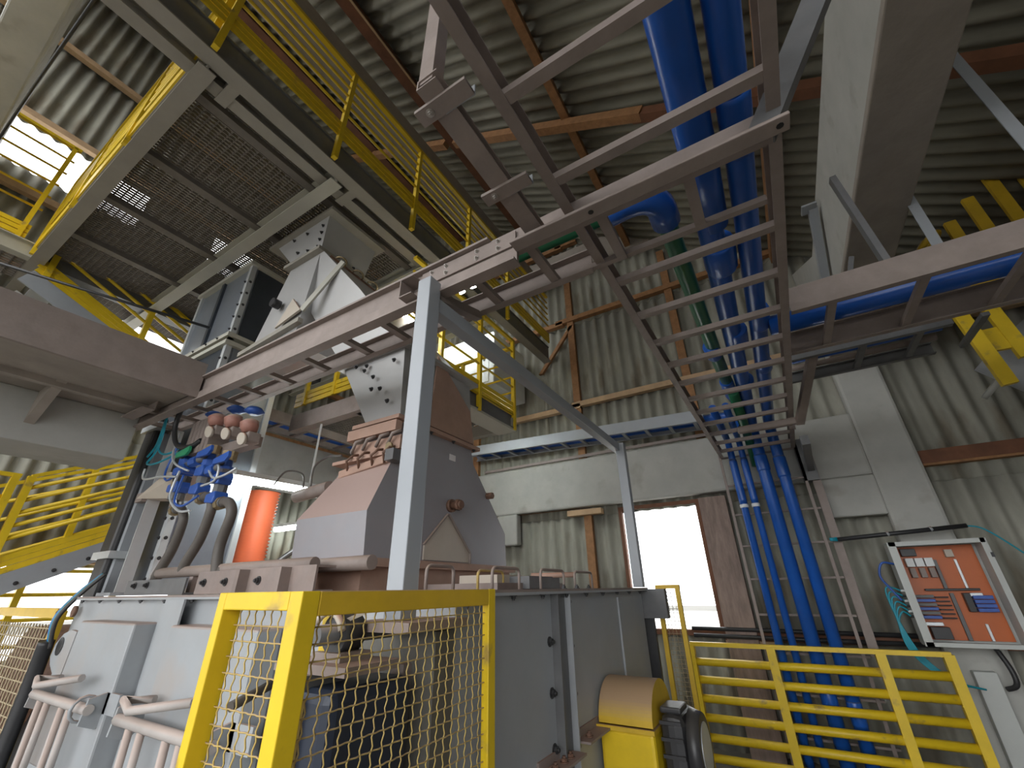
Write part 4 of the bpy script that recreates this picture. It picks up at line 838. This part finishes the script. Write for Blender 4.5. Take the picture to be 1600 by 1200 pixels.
for lab, pts in (('blue hose dropping behind the left valve line', [(-4.3, 1.5, 2.85), (-4.32, 1.48, 2.6), (-4.2, 1.47, 2.5), (-4.0, 1.47, 2.56)]), ('blue looped hose beneath the middle valve', [(-3.9, 1.46, 2.5), (-3.86, 1.44, 2.3), (-3.7, 1.44, 2.24), (-3.55, 1.46, 2.3)])):
    t = thing('air_hose', lab, 'hose', pts[0]); MB().tube(bez(pts, 6), 0.009, 6).build('hose', vblue, t)

# ------------------------------------------------------------------ control box on the column
eb = thing('control_box', 'open grey control box with orange mounting plate on column', 'control box', (1.27, 6.1, 1.13))
BX0, BX1, BZ0, BZ1, BY0, BY1 = 0.92, 1.64, 1.12, 2.03, 5.92, 6.19
MB().box((BX0, BY1-0.02, BZ0), (BX1, BY1, BZ1)).build('back_panel', box_m, eb)
for nm, a, b_ in (('side_wall', (BX0, BY0, BZ0), (BX0+0.02, BY1-0.02, BZ1)), ('side_wall', (BX1-0.02, BY0, BZ0), (BX1, BY1-0.02, BZ1)),
                  ('top_wall', (BX0+0.02, BY0, BZ1-0.02), (BX1-0.02, BY1-0.02, BZ1)), ('bottom_wall', (BX0+0.02, BY0, BZ0), (BX1-0.02, BY1-0.02, BZ0+0.02))):
    MB().box(a, b_).build(nm, box_m, eb)
for a, b_ in (((BX0-0.01, BY0-0.005, BZ0), (BX0+0.055, BY0, BZ1)), ((BX1-0.035, BY0-0.005, BZ0), (BX1+0.01, BY0, BZ1)), ((BX0, BY0-0.005, BZ1-0.04), (BX1, BY0, BZ1)), ((BX0, BY0-0.005, BZ0), (BX1, BY0, BZ0+0.035))):
    MB().box(a, b_).build('rim', box_m, eb)
MB().box((BX0+0.04, BY1-0.05, BZ0+0.04), (BX1-0.05, BY1-0.035, BZ1-0.04)).build('inner_plate', orange, eb)
yb = BY1-0.05
def comp(nm, a, b_, m_, d=0.05): return MB().box((a[0], yb-d, a[1]), (b_[0], yb, b_[1])).build(nm, m_, eb, bevel=0.003)
for i in range(3):
    comp('relay', (1.03+0.075*i, 1.8), (1.095+0.075*i, 1.88), white_p, 0.07); comp('relay_base', (1.04+0.075*i, 1.7), (1.085+0.075*i, 1.79), tray, 0.06)
comp('contactor', (1.02, 1.9), (1.14, 1.97), black_p, 0.06)
comp('cable_duct', (1.25, 1.6), (1.275, 1.86), steel_d, 0.04); comp('cable_duct', (1.27, 1.16), (1.3, 1.56), steel_d, 0.03)
comp('din_rail', (1.41, 1.6), (1.43, 1.86), galv_l, 0.02); comp('din_rail', (1.43, 1.16), (1.45, 1.3), galv_l, 0.02)
comp('cross_duct', (1.1, 1.58), (1.5, 1.6), black_p, 0.04); comp('breaker', (1.36, 1.88), (1.42, 1.95), hopper_w, 0.05)
for i in range(6):
    comp('terminal_block', (1.0, 1.34+0.036*i), (1.14, 1.366+0.036*i), steel_d if i % 2 else vblue, 0.07); comp('wire_row', (1.15, 1.34+0.036*i), (1.25, 1.35+0.036*i), black_p, 0.05)
for i in range(4):
    comp('solenoid', (1.42, 1.4+0.036*i), (1.56, 1.43+0.036*i), vblue, 0.06)
comp('terminal_strip', (1.36, 1.4), (1.41, 1.56), black_p, 0.06); comp('terminal_strip', (1.40, 1.53), (1.5, 1.56), galv_l, 0.05); comp('terminal_strip', (1.0, 1.28), (1.13, 1.31), galv_l, 0.06); comp('transformer', (1.02, 1.17), (1.16, 1.27), black_p, 0.08)
for i in range(6): MB().tube([(BX0-0.03, 6.0, 1.36+0.045*i), (BX0+0.02, 6.0, 1.36+0.045*i)], 0.011, 8).build('gland', white_p if i % 2 else black_p, eb)
MB().box((BX1-0.005, BY0-0.012, 1.86), (BX1+0.015, BY0-0.004, 1.9)).build('latch', black_p, eb)
hs = thing('air_hose', 'bundle of teal air hoses curling into the control box', 'hose', (0.85, 6.0, 1.2))
for i in range(6):
    MB().tube(bez([(BX0-0.02, 6.0, 1.36+0.045*i), (0.84-0.012*i, 5.98, 1.4+0.042*i), (0.78, 5.98, 1.28+0.02*i), (0.80+0.012*i, 5.97, 1.05), (0.98+0.01*i, 5.95, 0.86), (1.22, 6.0, 0.80)], 6), 0.008, 6).build('hose', teal, hs)
hs2 = thing('air_hose', 'single blue hose looping from the control box side', 'hose', (0.8, 6.0, 1.6))
MB().tube(bez([(BX0, 6.0, 1.83), (0.82, 5.98, 1.84), (0.77, 5.98, 1.72), (0.82, 5.98, 1.6), (0.87, 5.98, 1.5)], 6), 0.011, 6).build('hose', vblue, hs2)
btb = thing('conduit', 'black conduit across the column above the control box', 'conduit', (1.0, 5.98, 2.12))
MB().tube([(0.52, 5.98, 2.09), (1.58, 5.98, 2.15)], 0.022, 10).build('tube', rubber, btb)
for i in range(4): MB().tube([(0.52, 5.98, 2.08+0.01*i), (0.45, 5.98, 2.085+0.007*i)], 0.007, 6).build('hose_end', teal, btb)
MB().tube(bez([(1.57, 5.98, 2.15), (1.7, 5.98, 2.1), (1.9, 5.98, 1.85), (2.1, 6, 1.6)], 6), 0.008, 6).build('hose', teal, btb)
for x in (0.95, 1.3): MB().tube([(x, 5.98, 2.11+0.06*(x-0.52)-0.02), (x+0.02, 5.98, 2.115+0.06*(x-0.52)-0.02)], 0.026, 10).build('clip', steel_p, btb)
cd2 = thing('cable_duct', 'grey cable duct on the column under the control box', 'cable duct', (1.28, 6.1, 0))
MB().box((1.2, 6.1, 0), (1.36, 6.2, 0.92)).build('duct', box_m, cd2, bevel=0.005)
MB().tube(bez([(1.42, 6.1, 1.12), (1.45, 6.05, 0.95), (1.44, 6.05, 0.84), (1.38, 6.1, 0.8)], 6), 0.02, 8).build('black_cable', rubber, cd2)

# ------------------------------------------------------------------ things in the dim right background
def brace(label, a, b, wd=0.1):
    t = thing('steel_brace', label, 'brace', a); MB().angle(a, b, wd, wd, 0.01).build('angle_bar', steel_p, t); 
    MB().box(V(a)-V((0.06, 0.06, 0.01)), V(a)+V((0.06, 0.06, 0.01))).build('end_plate', steel_p, t); return t
brace('bent grey strap on the light side of the concrete beam', (0.975, 3.9, 4.85), (0.975, 4.75, 4.2), 0.07)
ys = thing('yellow_rail_frame', 'dim yellow upright posts high at right edge', 'railing', (2.6, 5.0, 3.3))
for x, y, z0, z1 in ((2.45, 5.0, 4.2, 5.16), (2.67, 5.0, 4.2, 5.44), (2.24, 5.0, 4.2, 4.95), (2.88, 5.0, 4.4, 5.6), (3.1, 5.0, 4.4, 5.8)): MB().bar((x, y, z0), (x, y, z1), 0.09, 0.04, (0, 1, 0)).build('post', yellow_d, ys)
MB().box((2.1, 4.96, 4.1), (3.3, 5.05, 4.22)).build('deck_beam', yellow, ys)
MB().tube(arc((2.02, 5.0, 4.78), 0.13, 0, 2*PI, (0.7, 0, 0.5), (0, 1, 0), 14), 0.03, 8).build('cage_hoop', yellow_d, ys)
hy = thing('yellow_hanger', 'yellow steel hanger frame above the grey wrapped pipe', 'frame', (2.2, 5.2, 3.4))
MB().bar((1.9, 4.9, 4.0), (1.97, 4.92, 3.15), 0.1, 0.05, (0, 1, 0)).build('strap', yellow, hy)
MB().bar((2.14, 5.0, 4.08), (2.2, 5.02, 3.4), 0.1, 0.05, (0, 1, 0)).build('strap', yellow, hy)
MB().box((1.96, 5.0, 3.5), (2.16, 5.04, 3.72)).build('tie_plate', yellow, hy)
MB().tube([(2.2, 5.2, 4.55), (2.9, 5.2, 3.6)], 0.06, 10).build('tube_rail', yellow, hy)
MB().bar((2.2, 4.7, 4.1), (2.55, 5.0, 3.6), 0.06, 0.03).build('grey_stay', steel_p, hy)
MB().bar((2.75, 4.9, 4.15), (2.5, 5.0, 3.6), 0.06, 0.03).build('grey_stay', steel_p, hy)
tk = thing('wrapped_pipe', 'large grey wrapped pipe leaning in at the right edge', 'pipe', (2.6, 5.6, 3.0))
MB().tube([(2.3, 5.55, 3.75), (3.6, 5.55, 2.1)], 0.3, 20).build('pipe_run', tank_m, tk)
MB().tube([(2.02, 5.4, 3.3), (2.05, 5.4, 3.27)], 0.11, 14).build('flange_lug', concrete, tk)
tag(MB().tube(bez([(2.35, 5.9, 5.4), (2.2, 5.8, 5.2), (2.1, 5.7, 5.0), (2.05, 5.7, 4.8)], 6), 0.012, 6).build('rope', wood_p), 'pale rope hanging by the dim yellow posts at right', 'rope')

c9 = thing('catenary_cable', 'thin dark cable under the pale beam at top left', 'cable', (-5.3, -0.37, 6.5))
MB().tube([(-3.0, -0.3, 6.5), (-5.2, -0.37, 6.47), (-8.05, -0.45, 6.5)], 0.014, 6).build('cable', rubber, c9)

# ------------------------------------------------------------------ sampling portals in the openings, the unseen rear ones included
def portal(loc, rot, sx, sy):
    l = bpy.data.lights.new('portal', 'AREA'); l.shape = 'RECTANGLE'; l.size = sx; l.size_y = sy; l.cycles.is_portal = True
    o = bpy.data.objects.new('portal', l); COL.objects.link(o); o.location = loc; o.rotation_euler = rot
portal((-1.42, 6.45, 1.95), (-PI/2, 0, 0), 1.05, 1.5)
portal((-3.6, -3.25, 2.4), (PI/2, 0, 0), 9.8, 4.6)
portal((-5.8, -3.25, 7.8), (PI/2, 0, 0), 5.2, 6.0)
portal((-8.2, 1.7, 1.5), (0, -PI/2, 0), 1.1, 3.3)
portal((-8.2, 2.3, 5.1), (0, -PI/2, 0), 1.2, 2.2)
portal((-8.2, -0.5, 7.5), (0, -PI/2, 0), 1.2, 3.3)
